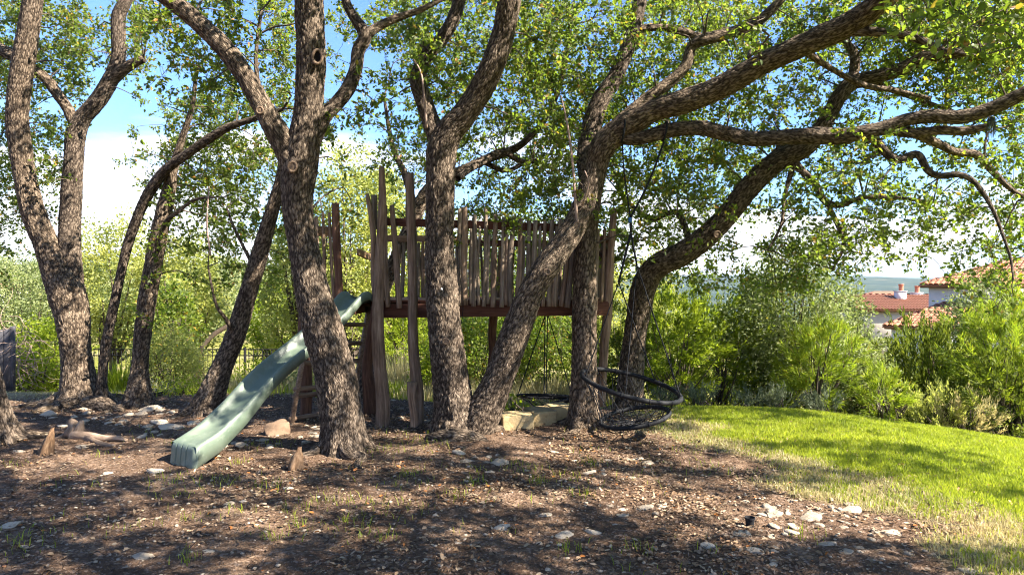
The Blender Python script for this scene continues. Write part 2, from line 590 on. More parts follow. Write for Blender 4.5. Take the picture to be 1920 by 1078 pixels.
def mat_ground():
    m, w, out = new_mat('ground_soil')
    pos = w.n('ShaderNodeNewGeometry').outputs['Position']
    lawn = w.n('ShaderNodeAttribute', dict(attribute_name='lawn')).outputs['Fac']
    dry = w.n('ShaderNodeAttribute', dict(attribute_name='dry')).outputs['Fac']
    far = w.n('ShaderNodeAttribute', dict(attribute_name='far')).outputs['Fac']
    a = w.noise(pos, 1.3, 5, 0.6)
    b = w.noise(pos, 14.0, 6, 0.7)
    vo = w.n('ShaderNodeTexVoronoi', Vector=pos, Scale=55.0)
    c = w.noise(pos, 70.0, 4, 0.7)
    f = w.math('ADD', w.math('MULTIPLY', a, 0.35), w.math('ADD', w.math('MULTIPLY', b, 0.40), w.math('MULTIPLY', c, 0.25)))
    soil = w.ramp(f, [(0.34, (0.030, 0.017, 0.010)), (0.50, (0.090, 0.054, 0.033)), (0.66, (0.25, 0.170, 0.113))])
    sp = w.math('MULTIPLY', w.math('GREATER_THAN', w.n('ShaderNodeSeparateColor', Color=vo.outputs['Color']).outputs[0], 0.87), 0.55)
    soil = w.mix(sp, soil, (0.26, 0.19, 0.145))
    gr = w.ramp(w.math('ADD', w.math('MULTIPLY', a, 0.5), w.math('MULTIPLY', b, 0.5)),
                [(0.35, (0.105, 0.125, 0.012)), (0.55, (0.17, 0.185, 0.018)), (0.72, (0.25, 0.23, 0.05))])
    tan = w.ramp(b, [(0.3, (0.19, 0.145, 0.075)), (0.7, (0.38, 0.30, 0.17))])
    big = w.noise(pos, 0.012, 6, 0.7)
    wood = w.ramp(big, [(0.35, (0.010, 0.022, 0.013)), (0.55, (0.030, 0.044, 0.022)), (0.72, (0.11, 0.095, 0.06))])
    col = w.mix(lawn, soil, gr)
    col = w.mix(dry, col, tan)
    col = w.mix(far, col, wood)
    h = w.math('ADD', w.math('MULTIPLY', b, 0.8), w.math('ADD', w.math('MULTIPLY', c, 0.35), w.math('MULTIPLY', vo.outputs[0], 0.4)))
    p = w.n('ShaderNodeBsdfPrincipled', Base_Color=col, Roughness=0.95, Normal=bump(w, h, 0.9, 0.03))
    p.inputs['Specular IOR Level'].default_value = 0.12
    w.link(p.outputs[0], out.inputs[0])
    return m


M['ground'] = mat_ground()


# ------------------------------------------------------------------ ground sheet
def build_ground():
    def grow(start, end, first, ratio):
        out, d, x = [], first, start
        while x < end:
            x += d
            out.append(x)
            d *= ratio
        return out
    xs_r = list(np.arange(-8.5, 9.5, 0.065))
    gx = grow(xs_r[-1], 7000, 0.1, 1.16)
    gl = [-v for v in grow(-xs_r[0], 7000, 0.1, 1.16)]
    xs = np.array(gl[::-1] + xs_r + gx)
    ys_r = list(np.arange(3.4, 13.0, 0.065))
    gy = grow(ys_r[-1], 8000, 0.1, 1.10)
    gb = [3.4 - (v) for v in grow(0, 60, 0.12, 1.35)]
    ys = np.array(gb[::-1] + ys_r + gy)
    X, Y = np.meshgrid(xs, ys)
    Z = gz(X, Y)
    q = np.stack([X, Y, X * 0], -1).reshape(-1, 3)
    near = ((1 - sstep(14, 25, Y)) * (1 - sstep(9, 14, np.abs(X)))).ravel()
    lm = lawn_mask(X, Y).ravel()
    Z = Z.ravel() + near * (1 - 0.7 * lm) * (0.018 * fbm(q * 4.2, 3, 31) + 0.010 * fbm(q * 13, 2, 33))
    v = np.stack([X.ravel(), Y.ravel(), Z], -1)
    ny, nx = X.shape
    i = np.arange(ny - 1)[:, None] * nx
    j = np.arange(nx - 1)[None]
    f = np.stack([i + j, i + j + 1, i + nx + j + 1, i + nx + j], -1).reshape(-1, 4)
    x, y = X.ravel(), Y.ravel()
    back = sstep(11.2, 12.6, y + 0.5 * fbm(q * 0.8, 3, 44) + 0.0 * x)
    dn = fbm(q * 0.5, 3, 45)
    lawn = np.maximum(lm * (1 - sstep(11, 13, y) * 0.4), back * (0.75 + 0.25 * dn))
    edge = lm * (1 - lm) * 4
    dry = np.clip(edge * 0.6 + back * sstep(0.0, 0.5, dn) * 0.8 + (1 - sstep(-7.4, -6.2, x)) * sstep(10.6, 11.6, y) * (1 - sstep(15.5, 17.5, y)) * 0.95, 0, 1)
    far = sstep(90, 220, y)
    me = mesh_np('ground', v, f, M['ground'], True, {'lawn': ('FLOAT', lawn), 'dry': ('FLOAT', dry), 'far': ('FLOAT', far)})
    link('ground', me, kind='structure')


build_ground()


# ------------------------------------------------------------------ bark tubes
def bark_tube(pts, ds=0.016, seg=0.0115, flare=0.0, lobes=5, amp=0.013, cell=(0.026, 0.095), kmin=8, kmax=150, endcap=True, seed=0, groundless=False):
    """swept trunk or limb with furrowed bark; returns verts, quads, bark coords, furrow"""
    r = catmull(pts, ds)
    c, rad = r[:, :3], r[:, 3]
    t, n, b = frames(c)
    k = int(np.clip(2 * PI * rad.mean() / seg, kmin, kmax))
    k += k % 2
    th = np.arange(k) / k * 2 * PI
    s = np.concatenate([[0], np.cumsum(np.linalg.norm(np.diff(c, axis=0), axis=1))])
    S = np.repeat(s[:, None], k, 1)
    T = np.repeat(th[None], len(c), 0)
    R = np.repeat(rad[:, None], k, 1)
    Rm = float(rad.mean())
    bc = np.stack([np.cos(T) * (0.5 * R + 0.5 * Rm), np.sin(T) * (0.5 * R + 0.5 * Rm), S], -1).reshape(-1, 3)
    bc = bc + seed * 3.7
    # low lumps
    q = bc * np.array((3.2, 3.2, 1.8))
    lump = fbm(q, 3, seed + 3).reshape(R.shape)
    R2 = R * (1 + 0.11 * lump)
    if flare > 0:
        fl = np.exp(-S / 0.16) + 0.5 * np.exp(-S / 0.45)
        R2 = R2 * (1 + flare * fl * (0.75 + 0.5 * np.cos(lobes * T + seed + 0.8 * np.sin(2 * T + seed))))
    wob = fbm(bc * 9.0, 2, seed + 11)
    cp = bc / np.array((cell[0], cell[0], cell[1])) + wob[:, None] * 0.55
    f1, f2 = cellular(cp, seed + 5)
    fur = sstep(0.03, 0.42, f2 - f1)
    fine = fbm(bc * np.array((45, 45, 22)), 2, seed + 8)
    sc = np.clip(R / 0.22, 0.25, 1.0).ravel()
    disp = (amp * (fur - 0.6) + amp * 0.35 * fine) * sc
    R3 = R2.ravel() + disp
    ct, st = np.cos(T).ravel(), np.sin(T).ravel()
    nn = np.repeat(n, k, 0)
    bb = np.repeat(b, k, 0)
    cc = np.repeat(c, k, 0)
    v = cc + (ct[:, None] * nn + st[:, None] * bb) * R3[:, None]
    f = ring_faces(len(c), k)
    if endcap:
        extra = []
        base = (len(c) - 1) * k
        for a in range(0, k // 2 - 1):
            extra.append([base + a, base + a + 1, base + k - 2 - a, base + k - 1 - a])
        f = np.vstack([f, np.array(extra)])
    return v, f, bc, fur * np.clip(0.3 + fine * 0.2 + 0.7, 0, 1)


def px(pts):
    """(u, v, depth, half width in px) -> xyz r"""
    return np.array([list(P(u, v, y)) + [0.93 * h / F * y] for u, v, y, h in pts])


class Tree:
    def __init__(self, name, label, cat, base):
        self.root = thing(name, label, cat, base, 'live oaks around the play area')
        self.base = np.array(base)
        self.skel = []
        self.wood = Acc()
        self.twig = Acc()
        self.leaves = []
        self.leafmat = 'leaf'

    def limb(self, pts, part='limb', leafy=None, **kw):
        pts = np.asarray(pts)
        v, f, bc, fu = bark_tube(pts, **kw)
        me = mesh_np(part, v - self.base, f, M['bark'], True, {'bark': ('FLOAT_VECTOR', bc), 'furrow': ('FLOAT', fu)})
        o = link(part, me, self.root)
        r = catmull(pts, 0.12)
        self.skel.append(np.column_stack([r, np.full(len(r), 1.0 if part == 'limb' else 0.0)]))
        return o


ALL = []


def make_tree(name, label, trunk, limbs, flare=0.5, lobes=5, seed=1, **kw):
    """trunk/limbs: pixel lists"""
    t0 = px(trunk)
    base = t0[0, :3].copy()
    g = gz1(base[0], base[1])
    base[2] = g
    # start below ground
    start = t0[0].copy()
    start[2] = g - 0.12
    t0 = np.vstack([start, t0])
    tr = Tree(name, label, 'tree', tuple(base))
    tr.limb(t0, 'trunk', flare=flare, lobes=lobes, seed=seed, endcap=True, **kw)
    for i, l in enumerate(limbs):
        l = px(l) if not isinstance(l, np.ndarray) else l
        big = l[:, 3].max()
        tr.limb(l, 'limb', seed=seed * 7 + i + 1, ds=0.018 if big > 0.1 else 0.03, seg=0.0125 if big > 0.1 else 0.016, amp=0.011 if big > 0.1 else 0.006,
                cell=(0.025, 0.085) if big > 0.1 else (0.024, 0.06))
    # buttress roots half sunk in the soil
    rnd = np.random.default_rng(seed * 13)
    r0 = float(px(trunk)[0, 3])
    nroot = 5 if r0 > 0.18 else 3
    for i in range(nroot):
        a = i / nroot * 2 * PI + rnd.uniform(-.4, .4) + seed
        ln = r0 * rnd.uniform(2.0, 3.6)
        pts, b = [], a
        for k, f in enumerate((0.25, 0.8, 1.25, 1.8, 2.4)):
            d = r0 * .6 + (ln - r0 * .6) * (f - .25) / 2.15
            b += rnd.uniform(-.25, .25)
            x, y = base[0] + math.cos(b) * d, base[1] + math.sin(b) * d
            rr = r0 * (0.46, 0.33, 0.22, 0.14, 0.07)[k]
            pts.append((x, y, gz1(x, y) + rr * (1.0, .45, .2, .0, -.5)[k], rr))
        tr.limb(np.array(pts), 'root', seed=seed * 3 + i, amp=0.007)
    ALL.append(tr)
    return tr


front = make_tree('oak_tree', 'furrowed oak leaning over the green slide, with an oval knot hole high on its stem',
    [(646, 850, 7.72, 42), (641, 790, 7.72, 39), (628, 700, 7.72, 40), (606, 620, 7.72, 40), (585, 545, 7.72, 34), (566, 450, 7.72, 30), (558, 380, 7.72, 31), (562, 320, 7.72, 34),
     (570, 270, 7.7, 31), (579, 200, 7.7, 28), (582, 100, 7.65, 29), (580, 0, 7.6, 27), (577, -150, 7.5, 24), (570, -300, 7.4, 17)],
    [[(556, 320, 7.7, 24), (535, 275, 7.66, 24), (512, 235, 7.6, 22), (490, 195, 7.55, 20), (452, 132, 7.5, 19), (420, 90, 7.45, 19), (380, 50, 7.4, 18), (330, 8, 7.3, 18), (260, -40, 7.1, 16), (170, -90, 6.9, 12), (60, -130, 6.7, 8)],
     [(586, 270, 7.72, 16), (606, 222, 7.78, 16), (628, 198, 7.85, 15), (652, 168, 7.9, 15), (667, 130, 7.95, 13), (672, 95, 8.0, 13), (684, 66, 8.0, 13), (662, 30, 8.0, 10), (648, 0, 8.0, 9), (636, -70, 8.0, 7)],
     [(682, 70, 8.0, 11), (710, 50, 8.05, 9), (742, 35, 8.1, 8), (790, 18, 8.15, 6), (850, -12, 8.2, 4)],
     [(579, -120, 7.55, 14), (620, -200, 7.6, 12), (690, -260, 7.8, 9), (790, -300, 8.0, 6)]], seed=1, flare=0.36, lobes=6)

mid = make_tree('oak_tree', 'stout twin stemmed oak growing up in front of the treehouse deck',
    [(858, 815, 8.55, 44), (852, 760, 8.55, 39), (843, 690, 8.55, 36), (835, 620, 8.55, 33), (829, 550, 8.55, 32), (824, 450, 8.55, 29), (826, 330, 8.55, 29), (829, 280, 8.55, 30),
     (845, 245, 8.53, 27), (868, 220, 8.5, 25), (896, 180, 8.45, 25), (925, 120, 8.35, 24), (945, 60, 8.3, 23), (955, 0, 8.2, 23), (962, -100, 8.1, 19), (980, -230, 8.0, 13)],
    [[(830, 290, 8.56, 20), (812, 240, 8.6, 18), (795, 190, 8.62, 17), (783, 150, 8.65, 16), (800, 105, 8.7, 15), (832, 68, 8.7, 14), (856, 20, 8.7, 13), (870, -45, 8.7, 11), (880, -130, 8.7, 8)],
     [(884, 812, 8.55, 40), (900, 785, 8.52, 38), (917, 750, 8.5, 34), (940, 695, 8.47, 31), (960, 640, 8.45, 29), (985, 575, 8.42, 27), (1006, 530, 8.4, 26), (1032, 490, 8.4, 26), (1060, 450, 8.46, 25), (1081, 415, 8.55, 24), (1096, 378, 8.62, 22), (1107, 340, 8.66, 20), (1117, 305, 8.68, 17), (1132, 272, 8.66, 13)],
     [(858, 335, 8.6, 7), (880, 318, 8.9, 7), (912, 298, 9.2, 8), (945, 285, 9.4, 7), (970, 300, 9.5, 5), (1000, 305, 9.6, 3)],
     [(952, -30, 8.2, 11), (900, -110, 8.4, 10), (830, -170, 8.7, 7)]], seed=2, flare=0.25, lobes=7)

right = make_tree('oak_tree', 'oak with a straight lower trunk whose long limb carries the web swing ropes',
    [(1095, 800, 8.8, 31), (1095, 760, 8.8, 28), (1096, 700, 8.8, 26), (1096, 600, 8.8, 25), (1097, 500, 8.8, 23), (1101, 430, 8.80, 22), (1108, 375, 8.78, 21), (1116, 322, 8.73, 22), (1129, 278, 8.65, 25),
     (1156, 250, 8.6, 25), (1190, 228, 8.5, 24), (1230, 206, 8.4, 22), (1280, 192, 8.3, 24), (1330, 174, 8.2, 23), (1380, 148, 8.05, 24), (1430, 120, 7.9, 22), (1480, 96, 7.75, 22), (1540, 70, 7.6, 24), (1600, 42, 7.4, 24), (1645, 10, 7.2, 23), (1690, -30, 7.0, 20), (1770, -90, 6.7, 15), (1900, -160, 6.3, 9)],
    [[(1150, 258, 8.58, 15), (1200, 259, 8.5, 14), (1250, 246, 8.45, 15), (1310, 240, 8.4, 15), (1360, 250, 8.35, 15), (1410, 260, 8.3, 15), (1470, 257, 8.2, 15), (1530, 255, 8.1, 17), (1580, 255, 8.0, 16), (1620, 248, 7.9, 14), (1660, 240, 7.85, 14), (1700, 225, 7.8, 13), (1750, 218, 7.7, 14), (1800, 220, 7.6, 14), (1850, 207, 7.5, 14), (1890, 190, 7.4, 14), (1930, 170, 7.3, 13), (2050, 120, 7.0, 10), (2200, 90, 6.8, 6)],
     [(1650, 243, 7.87, 9), (1710, 250, 7.8, 9), (1760, 245, 7.75, 9), (1810, 246, 7.7, 9), (1850, 237, 7.65, 6)],
     [(1630, 250, 7.9, 10), (1660, 285, 7.85, 9), (1685, 300, 7.8, 9), (1720, 290, 7.75, 8), (1740, 320, 7.7, 7), (1762, 330, 7.68, 6.5), (1800, 328, 7.6, 6), (1830, 345, 7.55, 5), (1860, 390, 7.5, 4), (1880, 440, 7.4, 3.2), (1895, 485, 7.3, 2.6), (1900, 525, 7.2, 1.6)],
     [(1700, 245, 7.8, 9), (1760, 270, 7.9, 8), (1790, 285, 8.0, 8), (1830, 290, 8.05, 8), (1860, 320, 8.1, 7), (1890, 350, 8.1, 5), (1925, 370, 8.1, 5), (2000, 380, 8.1, 3)],
     [(1108, 370, 8.85, 18), (1098, 300, 9.1, 18), (1105, 250, 9.25, 19), (1125, 190, 9.3, 19), (1152, 148, 9.35, 17), (1176, 90, 9.4, 15), (1190, 40, 9.4, 15), (1200, 0, 9.4, 14), (1215, -90, 9.4, 11), (1240, -180, 9.4, 7)],
     [(1135, 262, 8.7, 12), (1160, 228, 8.9, 11), (1205, 190, 9.0, 11), (1255, 155, 9.05, 12), (1285, 125, 9.05, 11), (1297, 88, 9.05, 11), (1320, 75, 9.0, 12), (1358, 65, 9.0, 12), (1411, 47, 8.9, 10), (1440, 25, 8.85, 10), (1475, -12, 8.8, 8), (1530, -70, 8.7, 6)],
     [(1196, 55, 9.4, 8), (1235, 52, 9.45, 7), (1275, 58, 9.5, 8), (1310, 68, 9.5, 7), (1360, 60, 9.6, 4)],
     [(1500, 90, 7.75, 9), (1560, 130, 7.9, 6), (1620, 160, 8.0, 6), (1680, 170, 8.1, 5), (1745, 185, 8.2, 3)],
     [(1560, 62, 7.55, 10), (1640, 60, 7.3, 9), (1710, 70, 7.2, 8), (1770, 95, 7.1, 5), (1830, 105, 7.0, 3)]], seed=3, flare=0.32, lobes=6)

arch = make_tree('oak_tree', 'oak behind the web swing, its trunk bending sideways over the lawn',
    [(1182, 752, 10.3, 27), (1184, 700, 10.3, 24), (1189, 640, 10.3, 23), (1197, 590, 10.28, 24), (1205, 545, 10.25, 25), (1219, 514, 10.2, 25), (1243, 493, 10.1, 25), (1276, 478, 10.0, 24), (1312, 454, 9.9, 23), (1352, 418, 9.8, 22), (1392, 368, 9.7, 22), (1430, 325, 9.6, 22), (1470, 296, 9.5, 21), (1508, 276, 9.4, 20),
     (1535, 248, 9.35, 17), (1556, 212, 9.3, 15), (1574, 180, 9.25, 15), (1597, 156, 9.2, 15), (1640, 145, 9.1, 14), (1690, 130, 9.0, 13), (1740, 106, 8.9, 12), (1800, 100, 8.8, 10), (1890, 75, 8.6, 7)],
    [[(1598, 158, 9.2, 11), (1603, 110, 9.25, 10), (1590, 85, 9.3, 8), (1560, 60, 9.4, 6), (1545, 20, 9.5, 4)],
     [(1425, 335, 9.62, 12), (1436, 308, 9.6, 10), (1456, 286, 9.6, 8), (1475, 262, 9.65, 5)],
     [(1482, 296, 9.5, 10), (1505, 322, 9.4, 7), (1528, 345, 9.35, 7), (1545, 375, 9.3, 7), (1575, 385, 9.2, 6), (1620, 370, 9.1, 5), (1690, 372, 9.0, 4), (1750, 380, 8.9, 2.5)],
     [(1545, 372, 9.3, 6), (1570, 420, 9.25, 5), (1582, 460, 9.2, 4), (1562, 505, 9.1, 2.5)],
     [(1488, 310, 9.48, 6), (1472, 365, 9.4, 4), (1465, 420, 9.3, 3), (1440, 470, 9.2, 2)],
     [(1620, 150, 9.15, 8), (1690, 175, 9.3, 6), (1760, 200, 9.4, 4), (1850, 230, 9.5, 2.5)],
     [(1300, 470, 9.95, 7), (1270, 400, 10.3, 6), (1225, 410, 10.6, 5), (1190, 390, 10.8, 4), (1160, 360, 11, 3)]], seed=4, flare=0.25, lobes=5)

twin = make_tree('oak_tree', 'double stemmed oak with a wide root flare, beside the thin dark stem',
    [(152, 755, 10.6, 40), (147, 715, 10.6, 30), (142, 660, 10.6, 28), (136, 600, 10.6, 30), (126, 550, 10.6, 33), (108, 510, 10.6, 27), (85, 455, 10.6, 22), (63, 400, 10.55, 21), (48, 340, 10.5, 20), (38, 280, 10.45, 20), (32, 220, 10.4, 20), (38, 150, 10.35, 20), (48, 90, 10.3, 20), (58, 30, 10.25, 19), (66, -40, 10.2, 18), (85, -150, 10.1, 13), (120, -250, 10, 8)],
    [[(135, 575, 10.65, 25), (132, 520, 10.7, 23), (130, 450, 10.75, 20), (133, 380, 10.8, 19), (138, 300, 10.85, 18), (142, 255, 10.9, 18), (155, 222, 10.9, 16), (174, 200, 10.9, 15), (195, 172, 10.9, 15), (212, 138, 10.9, 14), (222, 108, 10.9, 13), (222, 70, 10.9, 13), (223, 30, 10.9, 13), (236, 0, 10.9, 12), (252, -60, 10.9, 10), (270, -150, 10.9, 6)],
     [(146, 245, 10.9, 13), (128, 206, 10.85, 11), (110, 180, 10.8, 11), (88, 150, 10.8, 11), (60, 130, 10.8, 11), (30, 108, 10.8, 12), (5, 95, 10.8, 12), (-40, 70, 10.8, 10), (-110, 30, 10.8, 6)],
     [(205, 155, 10.9, 12), (232, 130, 10.85, 11), (256, 116, 10.8, 9), (270, 110, 10.8, 8)]], seed=5, flare=0.55, lobes=5)

thin = make_tree('oak_tree', 'thin dark oak stem curving up beside the double stemmed oak',
    [(190, 738, 10.5, 11), (192, 700, 10.5, 9), (200, 640, 10.5, 9), (210, 590, 10.5, 9), (225, 520, 10.5, 9), (241, 455, 10.5, 10), (265, 390, 10.4, 10), (290, 345, 10.3, 11), (316, 314, 10.2, 10), (350, 290, 10.1, 9), (390, 262, 10.0, 9), (430, 238, 9.9, 8), (470, 225, 9.8, 6), (530, 205, 9.7, 4)], [], seed=6, flare=0.4)

leafy = make_tree('oak_tree', 'oak with sprouting leaves along its trunk, second stem from the left group',
    [(258, 752, 10.4, 24), (262, 690, 10.4, 16), (268, 620, 10.4, 16), (278, 550, 10.4, 17), (290, 480, 10.4, 17), (300, 430, 10.4, 16), (310, 385, 10.4, 15), (318, 350, 10.4, 12), (326, 310, 10.35, 9), (340, 265, 10.3, 7), (360, 200, 10.2, 5), (370, 120, 10.1, 3)],
    [[(302, 425, 10.4, 6), (330, 400, 10.2, 4), (365, 375, 10.0, 3), (400, 370, 9.8, 2)]], seed=7, flare=0.5)

lean = make_tree('oak_tree', 'bare trunked oak leaning steeply behind the green slide',
    [(384, 778, 10.0, 30), (397, 738, 10.0, 24), (420, 680, 10.0, 20), (441, 630, 10.0, 19), (462, 560, 10.0, 18), (480, 500, 10.0, 17), (497, 440, 9.95, 15), (512, 390, 9.9, 14), (525, 345, 9.9, 12), (531, 300, 9.9, 10), (515, 250, 9.9, 8), (490, 190, 9.9, 6), (480, 110, 9.9, 4), (490, 20, 9.9, 3)],
    [[(478, 505, 10.0, 4), (455, 460, 9.9, 3), (440, 430, 9.8, 3), (425, 390, 9.8, 2)],
     [(441, 632, 10.0, 6), (425, 600, 9.7, 4), (405, 570, 9.5, 3), (390, 500, 9.4, 2)]], seed=8, flare=0.45)

back = make_tree('oak_tree', 'slanting oak trunk behind the ladder, crossing in back of the treehouse',
    [(682, 775, 11.3, 19), (688, 710, 11.3, 16), (695, 630, 11.3, 15), (712, 565, 11.3, 14), (742, 485, 11.3, 13), (775, 412, 11.3, 14), (800, 362, 11.3, 14), (832, 335, 11.2, 11), (872, 318, 11.1, 10), (910, 300, 11.0, 9), (948, 286, 10.9, 8), (985, 265, 10.8, 7), (1030, 210, 10.8, 6), (1060, 120, 10.8, 5), (1070, 20, 10.8, 3)],
    [[(905, 303, 11.0, 6), (950, 320, 11.2, 5), (1000, 300, 11.4, 4), (1040, 320, 11.5, 3)],
     [(780, 400, 11.3, 8), (760, 330, 11.6, 7), (735, 270, 11.8, 5), (720, 180, 12, 3)]], seed=9, flare=0.3)

corner = make_tree('oak_tree', 'oak at the left picture edge showing only the flared foot of its trunk',
    [(-8, 828, 8.1, 36), (-16, 780, 8.1, 31), (-28, 710, 8.1, 28), (-50, 600, 8.1, 27), (-75, 450, 8.1, 26), (-90, 300, 8.1, 25), (-80, 150, 8.0, 22), (-60, 0, 7.9, 18), (-30, -120, 7.8, 13), (30, -250, 7.7, 8)],
    [[(-85, 200, 8.05, 14), (-160, 80, 7.8, 12), (-260, -20, 7.5, 8)]], seed=10, flare=0.45)

# oaks of the same grove standing just outside the picture; their crowns shade the foreground
def world_tree(name, label, trunk, limbs, seed, flare=0.35):
    t0 = np.array(trunk, float)
    base = t0[0, :3].copy()
    base[2] = gz1(base[0], base[1])
    t0[0, 2] = base[2] - 0.12
    tr = Tree(name, label, 'tree', tuple(base))
    tr.limb(t0, 'trunk', flare=flare, seed=seed, ds=0.05, seg=0.05)
    for i, l in enumerate(limbs):
        tr.limb(np.array(l, float), 'limb', seed=seed * 5 + i, ds=0.06, seg=0.05, amp=0.006)
    ALL.append(tr)
    return tr


shade_r = world_tree('oak_tree', 'oak whose dark near leaves hang into the top right corner',
    [(5.2, -1.4, 0, .30), (5.2, -1.4, 1.2, .25), (5.2, -1.2, 2.6, .24), (5.1, -0.7, 4.0, .20), (4.9, 0.2, 5.4, .15), (4.6, 1.4, 6.6, .09)],
    [[(5.2, -1.1, 2.9, .16), (4.5, 0.3, 4.0, .13), (3.2, 1.2, 4.8, .10), (1.6, 1.8, 5.2, .05)],
     [(5.1, -0.7, 3.9, .15), (6.6, 0.4, 5.0, .12), (8.6, 1.0, 5.8, .09), (10.4, 1.8, 6.4, .05)],
     [(4.9, 0.2, 4.2, .06), (4.6, 1.6, 4.5, .05), (3.9, 3.0, 4.5, .035), (3.5, 4.2, 4.1, .02)],
     [(5.1, -1.0, 3.4, .14), (3.6, -0.4, 4.8, .11), (2.0, 0.6, 5.8, .08), (0.6, 1.8, 6.4, .05)],
     [(5.0, 0.0, 5.0, .13), (3.4, 2.0, 6.0, .10), (1.2, 3.2, 6.8, .07), (-1.0, 3.8, 7.2, .04)]], 14)
shade_c = world_tree('oak_tree', 'tall oak beside the camera reaching over the bare soil',
    [(-5.2, 1.0, 0, .30), (-5.1, 1.0, 1.5, .25), (-4.8, 1.2, 3.0, .23), (-4.2, 1.6, 4.6, .18), (-3.4, 2.2, 6.0, .12), (-2.6, 3.0, 7.2, .07)],
    [[(-4.6, 1.4, 3.6, .14), (-3.0, 1.9, 4.8, .11), (-1.2, 2.4, 5.6, .08), (0.6, 2.8, 6.2, .05)],
     [(-4.8, 1.3, 3.4, .14), (-5.6, 3.0, 4.8, .11), (-5.8, 4.6, 5.8, .08), (-5.4, 6.0, 6.4, .05)]], 15)


# ------------------------------------------------------------------ crowns
DENS = [
    "76546657733377768846788775789999",
    "76636456623167758756787755678999",
    "65511466621147758877776544566777",
    "54201576522236657887665554544456",
    "55102676522256556776676654553345",
    "65103677521144356776777535543445",
    "53101466411222366666676354455445",
    "32001345410011233335564256554345",
    "10000224300000122224444455421123"]
LEAF_L, LEAF_W = 0.056, 0.032


def gen_clumps():
    out = []
    ea = LEAF_L * LEAF_W * 0.68 * 0.5
    q = np.concatenate([np.concatenate(t.skel) for t in ALL])
    q = q[(q[:, 3] > 0.055) & (q[:, 1] > 5)]
    LU, LV, LY, LH = CU + q[:, 0] / q[:, 1] * F, CV - (q[:, 2] - ZC) / q[:, 1] * F, q[:, 1], q[:, 3] / q[:, 1] * F
    for r, row in enumerate(DENS):
        for c, ch in list(enumerate(row)) + [(k, row[31]) for k in (32, 33, 34, 35, 36)] + [(k, row[0]) for k in (-1, -2, -3)]:
            d = int(ch)
            if c > 31 or c < 0:
                d = int(d * 0.6)
            if d == 0:
                continue
            lai = -math.log(1 - min(d, 9) / 10.0) * 1.0
            for layer, wgt in ((0, 0.5), (1, 0.5)):
                ylo, yhi = ((8.5, 10.2), (10.2, 13.5))[layer]
                if c >= 25 and layer == 0:
                    ylo, yhi = 7.5, 9.6
                if c >= 24 and layer == 1:
                    ylo, yhi = 8.6, 10.6
                if c <= 8:
                    ylo, yhi = (10.2, 11.4) if layer == 0 else (10.8, 13.2)
                if c in (5, 6, 7) and r < 3:
                    ylo, yhi = 7.6, 9.5
                ym = (ylo + yhi) / 2
                area = (60 / F * ym) ** 2
                n = (0.9 + (0.28 if c >= 11 else 0.24) * min(d, 5)) * lai * wgt * area / ea / 75.0
                n = int(n) + (random.random() < n - int(n))
                for _ in range(n):
                    y = random.uniform(ylo, yhi)
                    u, v = 60 * c + random.uniform(0, 60), 60 * r + random.uniform(0, 60)
                    # foliage grows out behind the big limbs rather than hiding them
                    dd = np.hypot(LU - u, LV - v) - LH - 0.22 / y * F
                    hit = (dd < 0) & (LY > y - 0.25)
                    if hit.any() and random.random() < 0.9:
                        y = LY[hit].max() + random.uniform(0.35, 2.2)
                    p = P(u, v, y)
                    out.append((p, random.uniform(0.18, 0.34), 75, 1.0))
    return out


def free_clumps():
    """grove canopy out of frame, most clumps added along sun rays for shade"""
    out = []
    ct = math.cos(SUN_AZ) / math.tan(SUN_EL)
    st = math.sin(SUN_AZ) / math.tan(SUN_EL)

    def seen(p):
        return p[1] > 0.2 and CV - (p[2] - ZC) / p[1] * F > -40 and -60 < CU + p[0] / p[1] * F < 1980
    tries = 0
    while len(out) < 520 and tries < 60000:  # unseen clumps added up-sun to cast shade on the open soil
        tries += 1
        gx, gy = random.uniform(-6.5, 5.6), random.uniform(3.6, 8.0)
        h = random.uniform(3.9, 7.4)
        p = np.array((gx + h * ct, gy + h * st, h))
        if seen(p):
            continue
        n = float(fbm(np.array([[gx * 0.42, gy * 1.5, 0.3]]), 2, 61)[0])
        d = float(np.clip((n + 0.24) * 5, 0, 1))
        if gx > 3.2:
            d *= 0.5
        if 1.3 < gx < 4 and 4.9 < gy < 6.6:
            d *= 0.15
        elif 0.2 < gx < 3.2 and 6.0 < gy:
            d *= 0.45
        if random.random() < d:
            out.append((p, random.uniform(0.25, 0.45), 80, 1.3))
    tries, k = 0, 0
    while k < 270 and tries < 60000:      # more clumps added up-sun to shade the trunks and the deck
        tries += 1
        t0 = np.array((random.uniform(-8.2, 3.2), random.uniform(7.2, 10.8), random.uniform(0.4, 4.6)))
        h = random.uniform(4.6, 7.6) - t0[2]
        p = t0 + np.array((h * ct, h * st, h))
        if h < 0.8 or seen(p):
            continue
        n = float(fbm(np.array([[t0[0] * 0.9, t0[1] * 0.5, t0[2] * 1.1]]), 2, 63)[0])
        if random.random() < np.clip((n + 0.2) * 5, 0, 1):
            out.append((p, random.uniform(0.25, 0.45), 90, 1.35))
            k += 1
    k = 0
    while k < 90:
        p = np.array((random.uniform(-9, 11), random.uniform(0.8, 13), random.uniform(4.5, 8.5)))
        gx, gy = p[0] - p[2] * ct, p[1] - p[2] * st
        if seen(p) or (gx > 2.2 and gy > 5.0) or float(fbm(p[None] * 0.55, 2, 62)[0]) < -0.05:
            continue
        out.append((p, random.uniform(0.35, 0.6), 80, 1.55))
        k += 1
    return out


EXTRA = []


